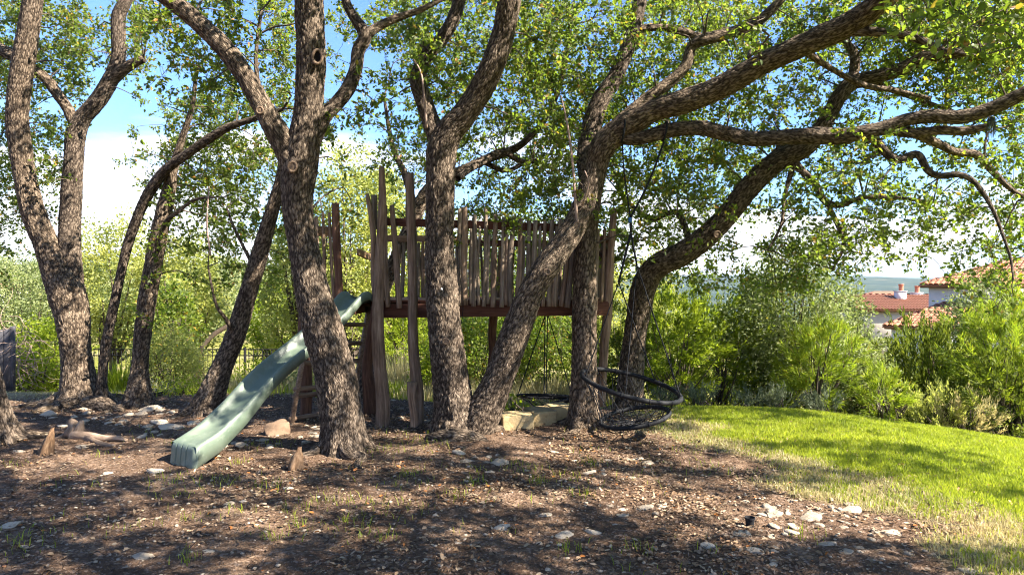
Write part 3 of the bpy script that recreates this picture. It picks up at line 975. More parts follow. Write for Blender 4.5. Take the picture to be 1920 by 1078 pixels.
def near_clumps():
    """big dark leaves of the near oak, top right"""
    for u, v in [(1700, 20), (1740, 45), (1790, 30), (1830, 60), (1880, 30), (1910, 80), (1760, 85), (1815, 95), (1850, 110), (1900, 10), (1780, -20), (1720, -10), (1860, -30), (1690, 60)]:
        y = random.uniform(3.9, 5.0)
        EXTRA.append((P(u + random.uniform(-12, 12), v + random.uniform(-12, 12), y), 0.19, 34, 1.0))
    for u, v in [(1395, 20), (1400, 60), (1385, 90), (1420, 40), (1430, 90)]:
        EXTRA.append((P(u, v, 6.6), 0.16, 26, 1.0))
    for u, v in [(1880, 540), (1845, 560), (1870, 575), (1900, 555), (1825, 545), (1905, 530), (1855, 530)]:
        EXTRA.append((P(u, v, 7.1), 0.16, 20, 1.0))
    for u, v in [(1610, 250), (1640, 262), (1660, 255), (1620, 275), (1590, 240)]:
        EXTRA.append((P(u, v, 7.7), 0.15, 26, 1.0))
    # sprouts along trunks and on the fence pickets
    for u, v, y in [(300, 440, 10.2), (285, 520, 10.2), (315, 380, 10.1), (275, 590, 10.2), (292, 470, 10.2), (340, 420, 10), (380, 400, 9.8), (420, 420, 9.7), (395, 460, 9.6), (430, 500, 9.6), (400, 540, 9.5),
                    (1150, 60, 8.9), (1165, 110, 8.9), (1180, 150, 8.8), (1160, 170, 8.8), (1190, 60, 8.9), (1175, 20, 8.9), (1120, 400, 8.5), (1085, 370, 8.5), (1070, 340, 8.5), (1075, 300, 8.6),
                    (1090, 250, 8.8), (1060, 270, 8.8), (785, 130, 8.4), (800, 90, 8.4), (770, 110, 8.4), (810, 140, 8.4), (790, 60, 8.4), (820, 100, 8.4), (765, 60, 8.5), (680, 150, 7.8), (700, 190, 7.9), (620, 230, 7.8), (650, 215, 7.9), (690, 210, 7.9), (715, 175, 7.9)]:
        EXTRA.append((P(u, v, y), 0.24, 60, 1.0))


near_clumps()


def leaf_mesh(pos, dr, nr, L, W, fancy=True):
    """leaf blades folded along the midrib; returns verts, tris"""
    n = len(pos)
    dr = unit(dr)
    side = unit(np.cross(dr, nr))
    nr = np.cross(side, dr)
    L = L[:, None]
    W = W[:, None]
    fold = 0.16 * W
    if fancy:
        tpl = [(0, 0, 0), (0.30, -0.5, 1), (0.72, -0.42, 1), (1.0, 0, -0.3), (0.72, 0.42, 1), (0.30, 0.5, 1)]
        fa = [(0, 1, 3), (1, 2, 3), (0, 3, 5), (5, 3, 4)]
    else:
        tpl = [(0, 0, 0), (0.45, -0.5, 1), (1.0, 0, -0.3), (0.45, 0.5, 1)]
        fa = [(0, 1, 2), (0, 2, 3)]
    k = len(tpl)
    v = np.empty((n, k, 3))
    for i, (a, b, c) in enumerate(tpl):
        v[:, i] = pos + dr * (a * L) + side * (b * W) + nr * (c * fold)
    f = (np.arange(n) * k)[:, None, None] + np.array(fa)[None]
    return v.reshape(-1, 3), f.reshape(-1, 3)


def stick_mesh(a, b, ra, rb):
    """three sided sticks from a to b"""
    n = len(a)
    t = unit(b - a)
    ref = np.where(np.abs(t[:, 2:3]) < 0.9, np.array([[0, 0, 1.0]]), np.array([[1.0, 0, 0]]))
    s = unit(np.cross(t, ref))
    q = np.cross(t, s)
    v = np.empty((n, 6, 3))
    for i in range(3):
        th = i * 2 * PI / 3
        o = s * math.cos(th) + q * math.sin(th)
        v[:, i] = a + o * ra[:, None]
        v[:, 3 + i] = b + o * rb[:, None]
    fa = np.array([(0, 1, 4, 3), (1, 2, 5, 4), (2, 0, 3, 5)])
    f = (np.arange(n) * 6)[:, None, None] + fa[None]
    return v.reshape(-1, 3), f.reshape(-1, 4)


def grow_crowns():
    clumps = gen_clumps() + EXTRA + free_clumps()
    cs = np.array([c[0] for c in clumps])
    # skeleton of all trees
    sk = np.concatenate([np.column_stack([s, np.full(len(s), i)]) for i, t in enumerate(ALL) for s in t.skel])
    # only upper wood carries leaves
    sk = sk[sk[:, 2] > 1.7]
    d0 = np.empty(len(cs))
    for i, c in enumerate(cs):
        d0[i] = np.min(np.linalg.norm(sk[:, :3] - c, axis=1))
    order = np.argsort(d0)
    buf = np.empty((len(sk) + len(cs) * 8, 6))
    buf[:len(sk)] = sk
    m = len(sk)
    for ci in order:
        c, R, n, size = clumps[ci]
        s = buf[:m]
        d = np.linalg.norm(s[:, :3] - c, axis=1)
        # a branch prefers wood that is lower and thinner rather than the nearest thick trunk
        cost = d + 0.35 * np.maximum(0, s[:, 2] - c[2]) + 0.2 * (s[:, 3] < 0.012)
        j = int(np.argmin(cost))
        p = s[j, :3]
        rp = s[j, 3]
        ti = int(s[j, 5])
        tr = ALL[ti]
        dist = d[j]
        if dist > 0.12:
            nseg = int(np.clip(dist / 0.22, 2, 7))
            tt = np.linspace(0, 1, nseg + 1)[:, None]
            path = p * (1 - tt) + c * tt
            wob = RNG.normal(size=(nseg + 1, 3)) * 0.085 * min(1.2, dist)
            wob[0] = 0
            wob[-1] = 0
            path = path + wob
            path[:, 2] += (np.sin(tt[:, 0] * PI) * 0.12 * dist)
            r0 = min(rp * 0.7, 0.008 + 0.011 * dist)
            rr = r0 * (1 - tt[:, 0]) + 0.004 * tt[:, 0]
            v, f = tube(np.column_stack([path, rr]), 0.14, 6 if r0 > 0.012 else 4, caps=False)
            tr.wood.add(v, f)
            new = np.column_stack([path[1:], rr[1:], np.ones(nseg), np.full(nseg, ti)])
            buf[m:m + nseg] = new
            m += nseg
        # twigs and leaves in the clump
        out = unit((c - p)[None])[0] if dist > 0.05 else np.array((0, 0, 1.0))
        k = max(3, n // 8)
        td = unit(rand_dirs(k) + out * 0.45 + np.array((0, 0, 0.15)))
        tl = R * RNG.uniform(0.5, 1.15, k)
        a = c + RNG.normal(size=(k, 3)) * R * 0.18
        b = a + td * tl[:, None]
        b[:, 2] -= 0.1 * tl
        v, f = stick_mesh(a, b, np.full(k, 0.0035), np.full(k, 0.0015))
        tr.twig.add(v, f)
        which = RNG.integers(0, k, n)
        s01 = RNG.uniform(0.15, 1.05, n)
        pos = a[which] + (b - a)[which] * s01[:, None] + RNG.normal(size=(n, 3)) * 0.018
        dr = unit(td[which] * 0.7 + rand_dirs(n) * 0.9)
        nr = unit(rand_dirs(n) + np.array((0, 0, 0.7)))
        L = LEAF_L * size * RNG.uniform(0.65, 1.25, n)
        tr.leaves.append((pos, dr, nr, L))
    for tr in ALL:
        if tr.leaves:
            pos, dr, nr, L = [np.concatenate([l[i] for l in tr.leaves]) for i in range(4)]
            v, f = leaf_mesh(pos - tr.base, dr, nr, L, L * LEAF_W / LEAF_L * RNG.uniform(0.85, 1.15, len(L)))
            link('crown', mesh_np('crown', v, f, M[tr.leafmat]), tr.root)
        if tr.wood.n:
            v, f = tr.wood.get()
            link('branch', mesh_np('branch', v - tr.base, f, M['twig'], True), tr.root, kind='stuff')
        if tr.twig.n:
            v, f = tr.twig.get()
            link('twig', mesh_np('twig', v - tr.base, f, M['twig']), tr.root, kind='stuff')


grow_crowns()


# knots and scars on trunks
def knot(tr, u, v, y, wpx, hpx, hollow=True, tilt=0.0):
    c = P(u, v, y)
    k, m = 20, 8
    rw, rh = wpx / F * y, hpx / F * y
    V, Fc = [], []
    for i in range(k):
        th = i / k * 2 * PI
        ox, oz = math.cos(th), math.sin(th)
        for j in range(m):
            ph = j / m * 2 * PI
            rr = 0.32 * rw * (1 + 0.15 * math.sin(3 * th + 1))
            V.append((c[0] + ox * (rw + rr * math.cos(ph)), c[1] - rr * math.sin(ph) * 0.8, c[2] + oz * (rh + rr * math.cos(ph))))
            Fc.append((i * m + j, ((i + 1) % k) * m + j, ((i + 1) % k) * m + (j + 1) % m, i * m + (j + 1) % m))
    o = link('knot', mesh_np('knot', np.array(V) - tr.base, np.array(Fc), M['cutwood'], True), tr.root)
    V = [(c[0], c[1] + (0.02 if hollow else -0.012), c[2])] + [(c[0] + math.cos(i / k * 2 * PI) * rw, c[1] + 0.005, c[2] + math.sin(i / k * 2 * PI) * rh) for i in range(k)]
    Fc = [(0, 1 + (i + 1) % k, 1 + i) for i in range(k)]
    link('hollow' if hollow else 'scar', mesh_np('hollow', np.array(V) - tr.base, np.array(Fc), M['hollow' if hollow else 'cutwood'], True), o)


def sucker(tr, pts):
    v, f = tube(pts_px(pts), .06, 6)
    link('sucker', mesh_np('sucker', v - tr.base, f, M['driftvine'], True), tr.root)


def pts_px(lst):
    return np.array([list(P(u, v, y)) + [h / F * y] for u, v, y, h in lst])


sucker(right, [(1084, 428, 8.42, 3.5), (1078, 370, 8.38, 3), (1074, 310, 8.36, 2.5), (1064, 235, 8.4, 2), (1052, 180, 8.45, 1.2)])
sucker(right, [(1092, 385, 8.45, 2), (1104, 345, 8.36, 1.6), (1096, 320, 8.36, 1.2)])
sucker(mid, [(800, 240, 8.3, 3), (796, 190, 8.26, 2.4), (790, 140, 8.25, 2), (775, 110, 8.25, 1.2)])
sucker(lean, [(395, 480, 9.6, 1.5), (388, 420, 9.6, 1.5), (392, 350, 9.6, 1)])
c = P(828, 542, 8.24)
V = [(c[0] + .012 * math.cos(i * PI / 5), c[1] + (.0 if k else .02), c[2] + .014 * math.sin(i * PI / 5)) for k in (0, 1) for i in range(10)]
link('marker_tag', mesh_np('marker_tag', np.array(V) - mid.base, np.array([(i, (i + 1) % 10, 10 + (i + 1) % 10, 10 + i) for i in range(10)] + [(10, 11, 12, 13), (10, 13, 14, 15), (10, 15, 16, 19), (16, 17, 18, 19)]), M['stucco']), mid.root)
# grey ball moss on the long limb
mc = P(1858, 222, 7.5)
acc = Acc()
for i in range(70):
    d = unit(RNG.normal(size=(1, 3)))[0]
    e = mc + d * RNG.uniform(.02, .05) + np.array((0, 0, -RNG.uniform(.02, .26)))
    v, f = tube(np.array([list(mc + d * .02) + [.003], list((mc + e) / 2 + d * .03) + [.0025], list(e) + [.0012]]), .06, 4)
    acc.add(v, f)
v, f = acc.get()
link('hanging_moss', mesh_np('hanging_moss', v - mc, f, M['sage']), None, tuple(mc), label='pale grey wisp of moss hanging from the long limb near the right edge', category='moss')

knot(front, 595, 107, 7.49, 9, 13)
knot(front, 548, 313, 7.5, 8, 9, False)
knot(front, 487, 207, 7.44, 6, 6, False)
knot(mid, 1026, 510, 8.24, 6, 5)
knot(mid, 1082, 424, 8.38, 6, 7, False)
knot(mid, 836, 640, 8.32, 6, 5, False)
knot(arch, 1345, 440, 9.63, 6, 6, False)


# ------------------------------------------------------------------ shared small builders
def G(u, v):
    """point of the ground seen at pixel u, v"""
    z = 0.0
    for _ in range(25):
        y = (ZC - z) * F / (v - CV)
        z = 0.5 * z + 0.5 * gz1((u - CU) / F * y, y)
    return np.array(((u - CU) / F * y, y, gz1((u - CU) / F * y, y)))


def log_mesh(pts, seed=0, k=10, ds=0.08, rough=0.10, jag=0.0):
    """an uneven split-cedar pole; returns verts, quads, bark coords"""
    r = catmull(pts, ds)
    c, rad = r[:, :3], r[:, 3]
    t, n, b = frames(c)
    th = np.arange(k) / k * 2 * PI
    s = np.concatenate([[0], np.cumsum(np.linalg.norm(np.diff(c, axis=0), axis=1))])
    T, S = np.meshgrid(th, s)
    R = np.repeat(rad[:, None], k, 1)
    bc = np.stack([np.cos(T) * R, np.sin(T) * R, S], -1).reshape(-1, 3)
    q = bc * np.array((24, 24, 2.2)) + seed * 5.1
    R = R * (1 + rough * 1.6 * fbm(q, 3, seed).reshape(R.shape) + rough * 0.5 * np.cos(3 * T + seed))
    v = c[:, None] + (np.cos(T)[..., None] * n[:, None] + np.sin(T)[..., None] * b[:, None]) * R[..., None]
    if jag:
        v[-1] += t[-1] * (RNG.uniform(-jag, jag, k)[:, None])
    v = v.reshape(-1, 3)
    f = ring_faces(len(c), k)
    extra = []
    for base, flip in ((0, True), ((len(c) - 1) * k, False)):
        for a in range(0, k // 2 - 1):
            e = [base + a, base + a + 1, base + k - 2 - a, base + k - 1 - a]
            extra.append(e[::-1] if flip else e)
    return v, np.vstack([f, np.array(extra)]), bc


def board_mesh(a, b, w, h, up=(0, 0, 1), ch=0.005, sag=0.0):
    """a sawn board from a to b with chamfered edges; w across, h along up"""
    a, b = np.asarray(a, float), np.asarray(b, float)
    d = unit((b - a)[None])[0]
    up = np.asarray(up, float)
    side = unit(np.cross(d, up)[None])[0]
    up = np.cross(side, d)
    ch = min(ch, w * 0.3, h * 0.3)
    prof = [(-w / 2 + ch, -h / 2), (w / 2 - ch, -h / 2), (w / 2, -h / 2 + ch), (w / 2, h / 2 - ch), (w / 2 - ch, h / 2), (-w / 2 + ch, h / 2), (-w / 2, h / 2 - ch), (-w / 2, -h / 2 + ch)]
    V, bc = [], []
    ln = np.linalg.norm(b - a)
    for e, s in ((a, 0.0), (b, ln)):
        for x, z in prof:
            V.append(e + side * x + up * z)
            bc.append((s, x, z))
    f = [[i, (i + 1) % 8, 8 + (i + 1) % 8, 8 + i] for i in range(8)]
    for base, fl in ((0, True), (8, False)):
        for i in range(3):
            e = [base + i, base + i + 1, base + 6 - i, base + 7 - i]
            f.append(e[::-1] if fl else e)
    return np.array(V), np.array(f), np.array(bc)


def put_log(name, pts, mat, root, base, seed=0, parent=None, **kw):
    pts = np.array(pts, float)
    if name in ('post', 'picket', 'stub_post') and len(pts) > 2:
        q = catmull(pts, 0.42)
        wob = np.random.default_rng(seed + 900).normal(size=(len(q), 3)) * np.array((1, .5, 0)) * q[:, 3:4] * .17
        wob[0] = 0
        q[:, :3] += wob
        pts = q
        kw.setdefault('rough', .2)
    v, f, bc = log_mesh(pts, seed, **kw)
    me = mesh_np(name, v - base, f, M[mat], True, {'bark': ('FLOAT_VECTOR', bc)})
    return link(name, me, parent or root)


def put_board(name, a, b, w, h, mat, root, base, **kw):
    v, f, bc = board_mesh(a, b, w, h, **kw)
    return link(name, mesh_np(name, v - base, f, M[mat], False, {'bark': ('FLOAT_VECTOR', bc)}), root)


def pts_px(lst):
    return np.array([list(P(u, v, y)) + [h / F * y] for u, v, y, h in lst])


# ------------------------------------------------------------------ treehouse
def build_treehouse():
    base = np.array((-0.3, 9.6, gz1(-0.3, 9.6)))
    t = thing('treehouse', 'rustic cedar log treehouse deck with uneven picket railing between the oaks', 'treehouse', tuple(base))
    YF, YB = 9.02, 10.9
    XL, XR = -2.28, 1.28
    zt = 1.665
    # main front and back beams, side beams
    for name, a, b, w, h in (
            ('beam', (-1.83, YF, zt - 0.155), (XR, YF, zt - 0.115), 0.045, 0.185),
            ('beam', (XL, YB, zt - 0.14), (XR + 0.05, YB, zt - 0.125), 0.045, 0.185),
            ('beam', (XR - 0.03, YF + 0.05, zt - 0.13), (XR - 0.03, YB - 0.03, zt - 0.13), 0.045, 0.185),
            ('beam', (-1.80, YF + 0.05, zt - 0.14), (-1.80, YB - 0.03, zt - 0.14), 0.045, 0.185),
            ('beam', (XL + 0.02, YF + 0.75, zt - 0.14), (XL + 0.02, YB - 0.03, zt - 0.14), 0.045, 0.185)):
        put_board(name, a, b, w, h, 'redboard', t, base)
    # joists
    for i in range(6):
        x = -1.35 + i * 0.46
        put_board('joist', (x, YF + 0.03, zt - 0.125), (x, YB - 0.03, zt - 0.125), 0.04, 0.14, 'redboard', t, base)
    # floor planks run left to right
    n = 14
    for i in range(n):
        y = YF + 0.07 + i * (YB - YF - 0.10) / (n - 1)
        xl = XL if y > YF + 0.75 else -1.82
        put_board('plank', (xl + random.uniform(-.02, .02), y, zt - 0.026 + random.uniform(-.003, .003)), (XR + random.uniform(-.03, .03), y, zt - 0.022 + random.uniform(-.003, .003)), 0.127, 0.036, 'tanboard' if i % 3 else 'redboard', t, base)
    # tall posts
    put_log('post', pts_px([(716, 832, 8.95, 13), (716, 760, 8.95, 13), (711, 680, 8.95, 12), (709, 600, 8.95, 11), (712, 520, 8.95, 10), (716, 440, 8.95, 8), (716, 380, 8.95, 7), (717, 314, 8.95, 6)]), 'log', t, base, 1, rough=.14, jag=.02)
    put_log('post', pts_px([(784, 830, 8.85, 12), (781, 740, 8.85, 11), (778, 650, 8.85, 10), (775, 560, 8.85, 9), (772, 460, 8.85, 9.5), (769, 380, 8.85, 9.5), (768, 326, 8.85, 8)]), 'log', t, base, 2, rough=.14, jag=.03)
    put_log('post', pts_px([(1126, 760, 9.25, 9), (1130, 690, 9.2, 9), (1137, 600, 9.1, 9), (1143, 500, 8.95, 8), (1149, 430, 8.93, 7), (1152, 391, 8.93, 5.5)]), 'log', t, base, 3, rough=.13)
    put_log('post', pts_px([(572, 800, 9.6, 11), (572, 720, 9.6, 11), (573, 640, 9.65, 11), (572, 560, 9.7, 10)]), 'redlog', t, base, 4, rough=.08)
    put_log('post', pts_px([(697, 800, 9.75, 15), (692, 735, 9.75, 13), (690, 690, 9.75, 10), (697, 640, 9.75, 9), (706, 560, 9.75, 9)]), 'redlog', t, base, 5, rough=.2)
    put_log('post', pts_px([(922, 745, 10.85, 9), (924, 660, 10.85, 8), (926, 580, 10.85, 8)]), 'redlog', t, base, 6)
    put_log('post', pts_px([(1105, 745, 10.85, 8), (1107, 660, 10.85, 8), (1108, 580, 10.85, 8)]), 'redlog', t, base, 7)
    # sawn-off stub strapped to the second post
    put_log('stub_post', pts_px([(778, 826, 8.7, 9), (775, 780, 8.7, 8), (772, 745, 8.7, 8), (772, 716, 8.7, 10)]), 'log', t, base, 8, rough=.16)
    # corner logs at the slide
    put_log('picket', pts_px([(706, 570, 9.06, 8), (703, 520, 9.06, 7), (701, 440, 9.06, 6), (694, 395, 9.06, 5), (688, 364, 9.06, 3.5)]), 'log', t, base, 9)
    put_log('picket', pts_px([(702, 430, 9.1, 5), (702, 395, 9.1, 5), (701, 366, 9.1, 5)]), 'greylog', t, base, 10)
    for u0, v0, u1, v1, hw in [(727, 576, 721, 385, 5), (749, 578, 735, 385, 5.5)]:
        um = (u0 + u1) / 2 + random.uniform(-2, 2)
        put_log('picket', pts_px([(u0, v0, YF - 0.07, hw), (um, (v0 + v1) / 2, YF - 0.06, hw), (u1, v1, YF - 0.05, hw * .9)]), 'log', t, base, int(u0), jag=.01)
    # front pickets
    front_p = [(871, 389, 871, 572, 6.5), (891, 403, 888, 575, 4.5), (911, 391, 907, 575, 4), (930, 403, 924, 576, 5), (944, 408, 940, 576, 4.5), (962, 409, 956, 575, 4.5), (977, 410, 969, 575, 5), (992, 414, 986, 575, 4.5),
               (1005, 414, 999, 575, 5), (1021, 415, 1018, 575, 4), (1036, 413, 1029, 575, 4.5), (1051, 411, 1040, 575, 4.5), (1064, 418, 1052, 575, 4.5), (1078, 425, 1064, 577, 6), (1122, 430, 1117, 572, 4), (1133, 431, 1127, 566, 3.5),
               (884, 430, 883, 570, 3), (917, 440, 915, 570, 3), (951, 440, 949, 572, 3.5), (984, 436, 979, 574, 3.5), (1013, 426, 1008, 575, 3.5), (1044, 424, 1035, 575, 3.5), (900, 425, 898, 572, 3), (862, 392, 862, 573, 5)]
    for i, (u1, v1, u0, v0, hw) in enumerate(front_p):
        um = (u0 + u1) / 2 + random.uniform(-3, 3)
        put_log('picket', pts_px([(u0, v0, YF - 0.065, hw), (um, (v0 + v1) / 2, YF - 0.062, hw * 1.05), (u1, v1, YF - 0.06, hw * .85)]), 'greylog' if i % 3 else 'log', t, base, 20 + i, jag=.012)
    # back pickets
    for i in range(27):
        x = -1.85 + i * 0.117 + random.uniform(-.03, .03)
        lean = random.uniform(-.06, .06)
        h = random.uniform(.72, 1.0)
        r = random.uniform(.022, .034)
        put_log('picket', [(x, YB - 0.06, zt - 0.06, r), (x + lean * .5 + random.uniform(-.015, .015), YB - 0.06, zt + h * .5, r), (x + lean, YB - 0.06, zt + h, r * .8)], 'greylog' if i % 2 else 'log', t, base, 60 + i, jag=.012)
    # right side pickets
    for i in range(9):
        y = YF + 0.25 + i * 0.18
        lean = random.uniform(-.05, .05)
        h = random.uniform(.75, .98)
        put_log('picket', [(XR + 0.03, y, zt - 0.1, .03), (XR + 0.03, y + lean * .6, zt + h * .5, .028), (XR + 0.03, y + lean, zt + h, .022)], 'greylog' if i % 2 else 'log', t, base, 90 + i, jag=.01)
    # left end of the railing behind the leaning oak
    for u1, v1, u0, v0, hw in [(629, 381, 637, 565, 7.5), (617, 399, 626, 560, 3), (606, 398, 609, 560, 3), (592, 407, 594, 560, 4.5), (583, 415, 584, 560, 4)]:
        put_log('picket', pts_px([(u0, v0, 9.72, hw), ((u0 + u1) / 2, (v0 + v1) / 2, 9.7, hw), (u1, v1, 9.7, hw * .85)]), 'redlog' if hw > 7 else 'log', t, base, int(u1), jag=.01)
    # rails
    def rail(u0, v0, u1, v1, y, mat, h=.10, w=.04, y1=None):
        put_board('rail', P(u0, v0, y), P(u1, v1, y1 or y), w, h, mat, t, base)
    rail(724, 416, 1075, 428, YF - 0.005, 'redboard', .105)
    rail(1085, 447, 1150, 450, YF - 0.005, 'redboard', .09)
    rail(727, 447, 870, 449, YB - 0.11, 'tanboard', .10)
    rail(872, 455, 1110, 459, YB - 0.11, 'redboard', .10)
    rail(578, 434, 632, 434, 9.77, 'tanboard', .14)
    put_board('rail', (XR - 0.02, YF + 0.04, zt + .62), (XR - 0.02, YB - 0.14, zt + .62), 0.04, 0.10, 'redboard', t, base)
    put_board('rail', (XL + 0.05, 9.9, zt + .66), (XL + 0.05, YB - 0.14, zt + .62), 0.04, 0.10, 'tanboard', t, base)
    for v_, f_ in [tube(np.array([(.0, YF - .2, 2.6, .004)] * 0 + [list(P(866, 440, 8.86)) + [.005], list(P(858, 480, 8.84)) + [.005], list(P(868, 560, 8.9)) + [.005], list(P(866, 600, 8.9)) + [.005], list(P(862, 612, 8.9)) + [.005]]), .05, 6)]:
        link('cable', mesh_np('cable', v_ - base, f_, M['rope'], True), t)


build_treehouse()


# ------------------------------------------------------------------ ladder
def build_ladder():
    b0 = P(545, 798, 9.12)
    base = np.array((b0[0], b0[1], gz1(b0[0], b0[1])))
    t = thing('ladder', 'wooden log ladder leaning up to the deck behind the green slide', 'ladder', tuple(base))
    l0, l1 = P(545, 798, 9.12), P(586, 570, 9.6)
    r0, r1 = P(656, 780, 10.15), P(692, 575, 10.45)
    put_board('side_rail', l0 + (0, 0, -.03), l1, .055, .12, 'log', t, base, up=(0.5, -1, .2))
    put_board('side_rail', r0 + (0, 0, -.05), r1, .055, .12, 'log', t, base, up=(0.5, -1, .2))
    for i, k in enumerate((.055, .235, .29, .50, .66, .83)):
        a = l0 * (1 - k) + l1 * k
        b = r0 * (1 - k) + r1 * k
        e = (b - a) * 0.04
        put_log('rung', [list(a - e) + [.034], list((a + b) / 2) + [.036], list(b + e) + [.034]], 'log', t, base, 200 + i)


build_ladder()


# ------------------------------------------------------------------ slide
def build_slide():
    foot = np.array((-3.42, 7.11))
    d = unit(np.array([[.57, .82]]))[0]
    p = np.array((d[1], -d[0]))
    g = gz1(foot[0], foot[1])
    base = np.array((foot[0], foot[1], g))
    t = thing('slide', 'wavy green plastic slide running from the treehouse deck down to the soil', 'slide', tuple(base))
    S = np.array([0.0, 0.06, .3, .6, 1.0, 1.5, 2.0, 2.25, 2.36, 2.47])
    ZB = np.array([.205, .225, .275, .46, .78, 1.07, 1.40, 1.60, 1.665, 1.69])
    ss = np.concatenate([np.linspace(0, .06, 5), np.linspace(.09, 2.47, 90)])
    # smooth interpolation
    hb = np.interp(ss, S, ZB)
    ker = np.hanning(11)
    ker /= ker.sum()
    hb2 = np.convolve(np.pad(hb, 5, 'edge'), ker, 'valid')
    hb2[:5] = hb[:5]
    hr = np.interp(ss, [0, .08, .35, .8, 1.6, 2.15, 2.3, 2.40, 2.47], [.004, .012, .075, .115, .12, .125, .135, .10, .02])
    sk = np.interp(ss, [0, .25, .5, .9, 1.3, 2.0, 2.47], [.215, .215, .20, .155, .135, .13, .10])
    sk = np.minimum(sk, hb2 + hr + .02)
    W = .235
    V = []
    for s, z, r, k in zip(ss, hb2, hr, sk):
        rt = z + r
        slope = 0
        sec = [(-W - .006, rt - k), (-W - .004, rt - .05 * min(1, r / .05) - .01), (-W, rt - .012), (-W + .012, rt), (-W + .04, rt), (-W + .054, rt - .012 * min(1, r / .03)), (-W + .07, z + r * .45), (-W + .095, z + r * .10), (-W + .125, z - .004), (-.06, z - .010),
               (.06, z - .010), (W - .125, z - .004), (W - .095, z + r * .10), (W - .07, z + r * .45), (W - .054, rt - .012 * min(1, r / .03)), (W - .04, rt), (W - .012, rt), (W, rt - .012), (W + .004, rt - .05 * min(1, r / .05) - .01), (W + .006, rt - k)]
        inner = [(W - .010, rt - k), (W - .014, rt - .03), (W - .06, z - .02), (W - .14, z - .025), (0, z - .03), (-W + .14, z - .025), (-W + .06, z - .02), (-W + .014, rt - .03), (-W + .010, rt - k)]
        for x, zz in sec + inner:
            q = foot + d * s + p * x
            V.append((q[0], q[1], zz + g))
    k = 29
    f = ring_faces(len(ss), k)
    me = mesh_np('chute', np.array(V) - base, f, M['slide'], True)
    o = link('chute', me, t)
    # grooved foot block
    ws = np.linspace(-W - .004, W + .004, 121)
    prof = [(.05, .222), (.02, .218), (.0, .205), (-.012, .18), (-.018, .14), (-.024, .08), (-.030, .03), (-.034, -.03)]
    V = []
    for w_ in ws:
        gro = max(math.exp(-((w_ - c) / .009) ** 4) for c in (-.11, -.015, .08))
        edge = max(0, (abs(w_) - W + .05) / .054)
        for j, (s, z) in enumerate(prof):
            dep = .014 * gro * (0, 0, .15, .8, 1, 1, 1, .8)[j]
            q = foot + d * (s + dep + .035 * edge ** 2) + p * (w_ + (.0 if j < 4 else math.copysign(.012, w_) * edge))
            V.append((q[0], q[1], z + g - (.010 * edge ** 2 if j < 3 else 0)))
    m = len(prof)
    i = np.arange(120)[:, None] * m
    j = np.arange(m - 1)[None]
    f = np.stack([i + j, i + j + 1, i + m + j + 1, i + m + j], -1).reshape(-1, 4)
    link('foot_panel', mesh_np('foot_panel', np.array(V) - base, f, M['slide'], True), t)
    # deck hood: the rounded lip over the top edge
    V = []
    for a in np.linspace(0, PI * .9, 10):
        for w_ in np.linspace(-W, W, 21):
            hump = .055 * (abs(w_) / W) ** 2.0 * (1 + .3 * math.cos(8 * w_))
            s = 2.43 + .07 * math.sin(a)
            z = 1.69 - .045 * (1 - math.cos(a)) + hump
            q = foot + d * s + p * w_
            V.append((q[0], q[1], z + g))
    i = np.arange(9)[:, None] * 21
    j = np.arange(20)[None]
    f = np.stack([i + j, i + j + 1, i + 22 + j, i + 21 + j], -1).reshape(-1, 4)
    link('lip', mesh_np('lip', np.array(V) - base, f, M['slide'], True), t)


build_slide()


# ------------------------------------------------------------------ web swings
def ring_tube(c, ax, ay, R, r, n=48, k=10, squash=1.0):
    th = np.arange(n) / n * 2 * PI
    nz = np.cross(ax, ay)
    V = np.empty((n, k, 3))
    for i, a in enumerate(th):
        o = ax * math.cos(a) + ay * math.sin(a) * squash
        ce = c + o * R
        for j in range(k):
            b = j / k * 2 * PI
            rr = r * (1 + .05 * math.sin(i * 2.4))
            V[i, j] = ce + unit(o[None])[0] * rr * math.cos(b) + nz * rr * math.sin(b)
    i = np.arange(n)[:, None] * k
    i2 = ((np.arange(n) + 1) % n)[:, None] * k
    j = np.arange(k)[None]
    j2 = (j + 1) % k
    f = np.stack([i + j, i2 + j, i2 + j2, i + j2], -1).reshape(-1, 4)
    return V.reshape(-1, 3), f


def tilt_axes(roll, pitch, yaw=0):
    """ring plane axes; roll lowers +x, pitch lowers the near side"""
    ax = np.array((math.cos(roll), 0, -math.sin(roll)))
    ay = np.array((0, math.cos(pitch), math.sin(pitch)))
    ay = unit((ay - ax * ay.dot(ax))[None])[0]
    return ax, ay


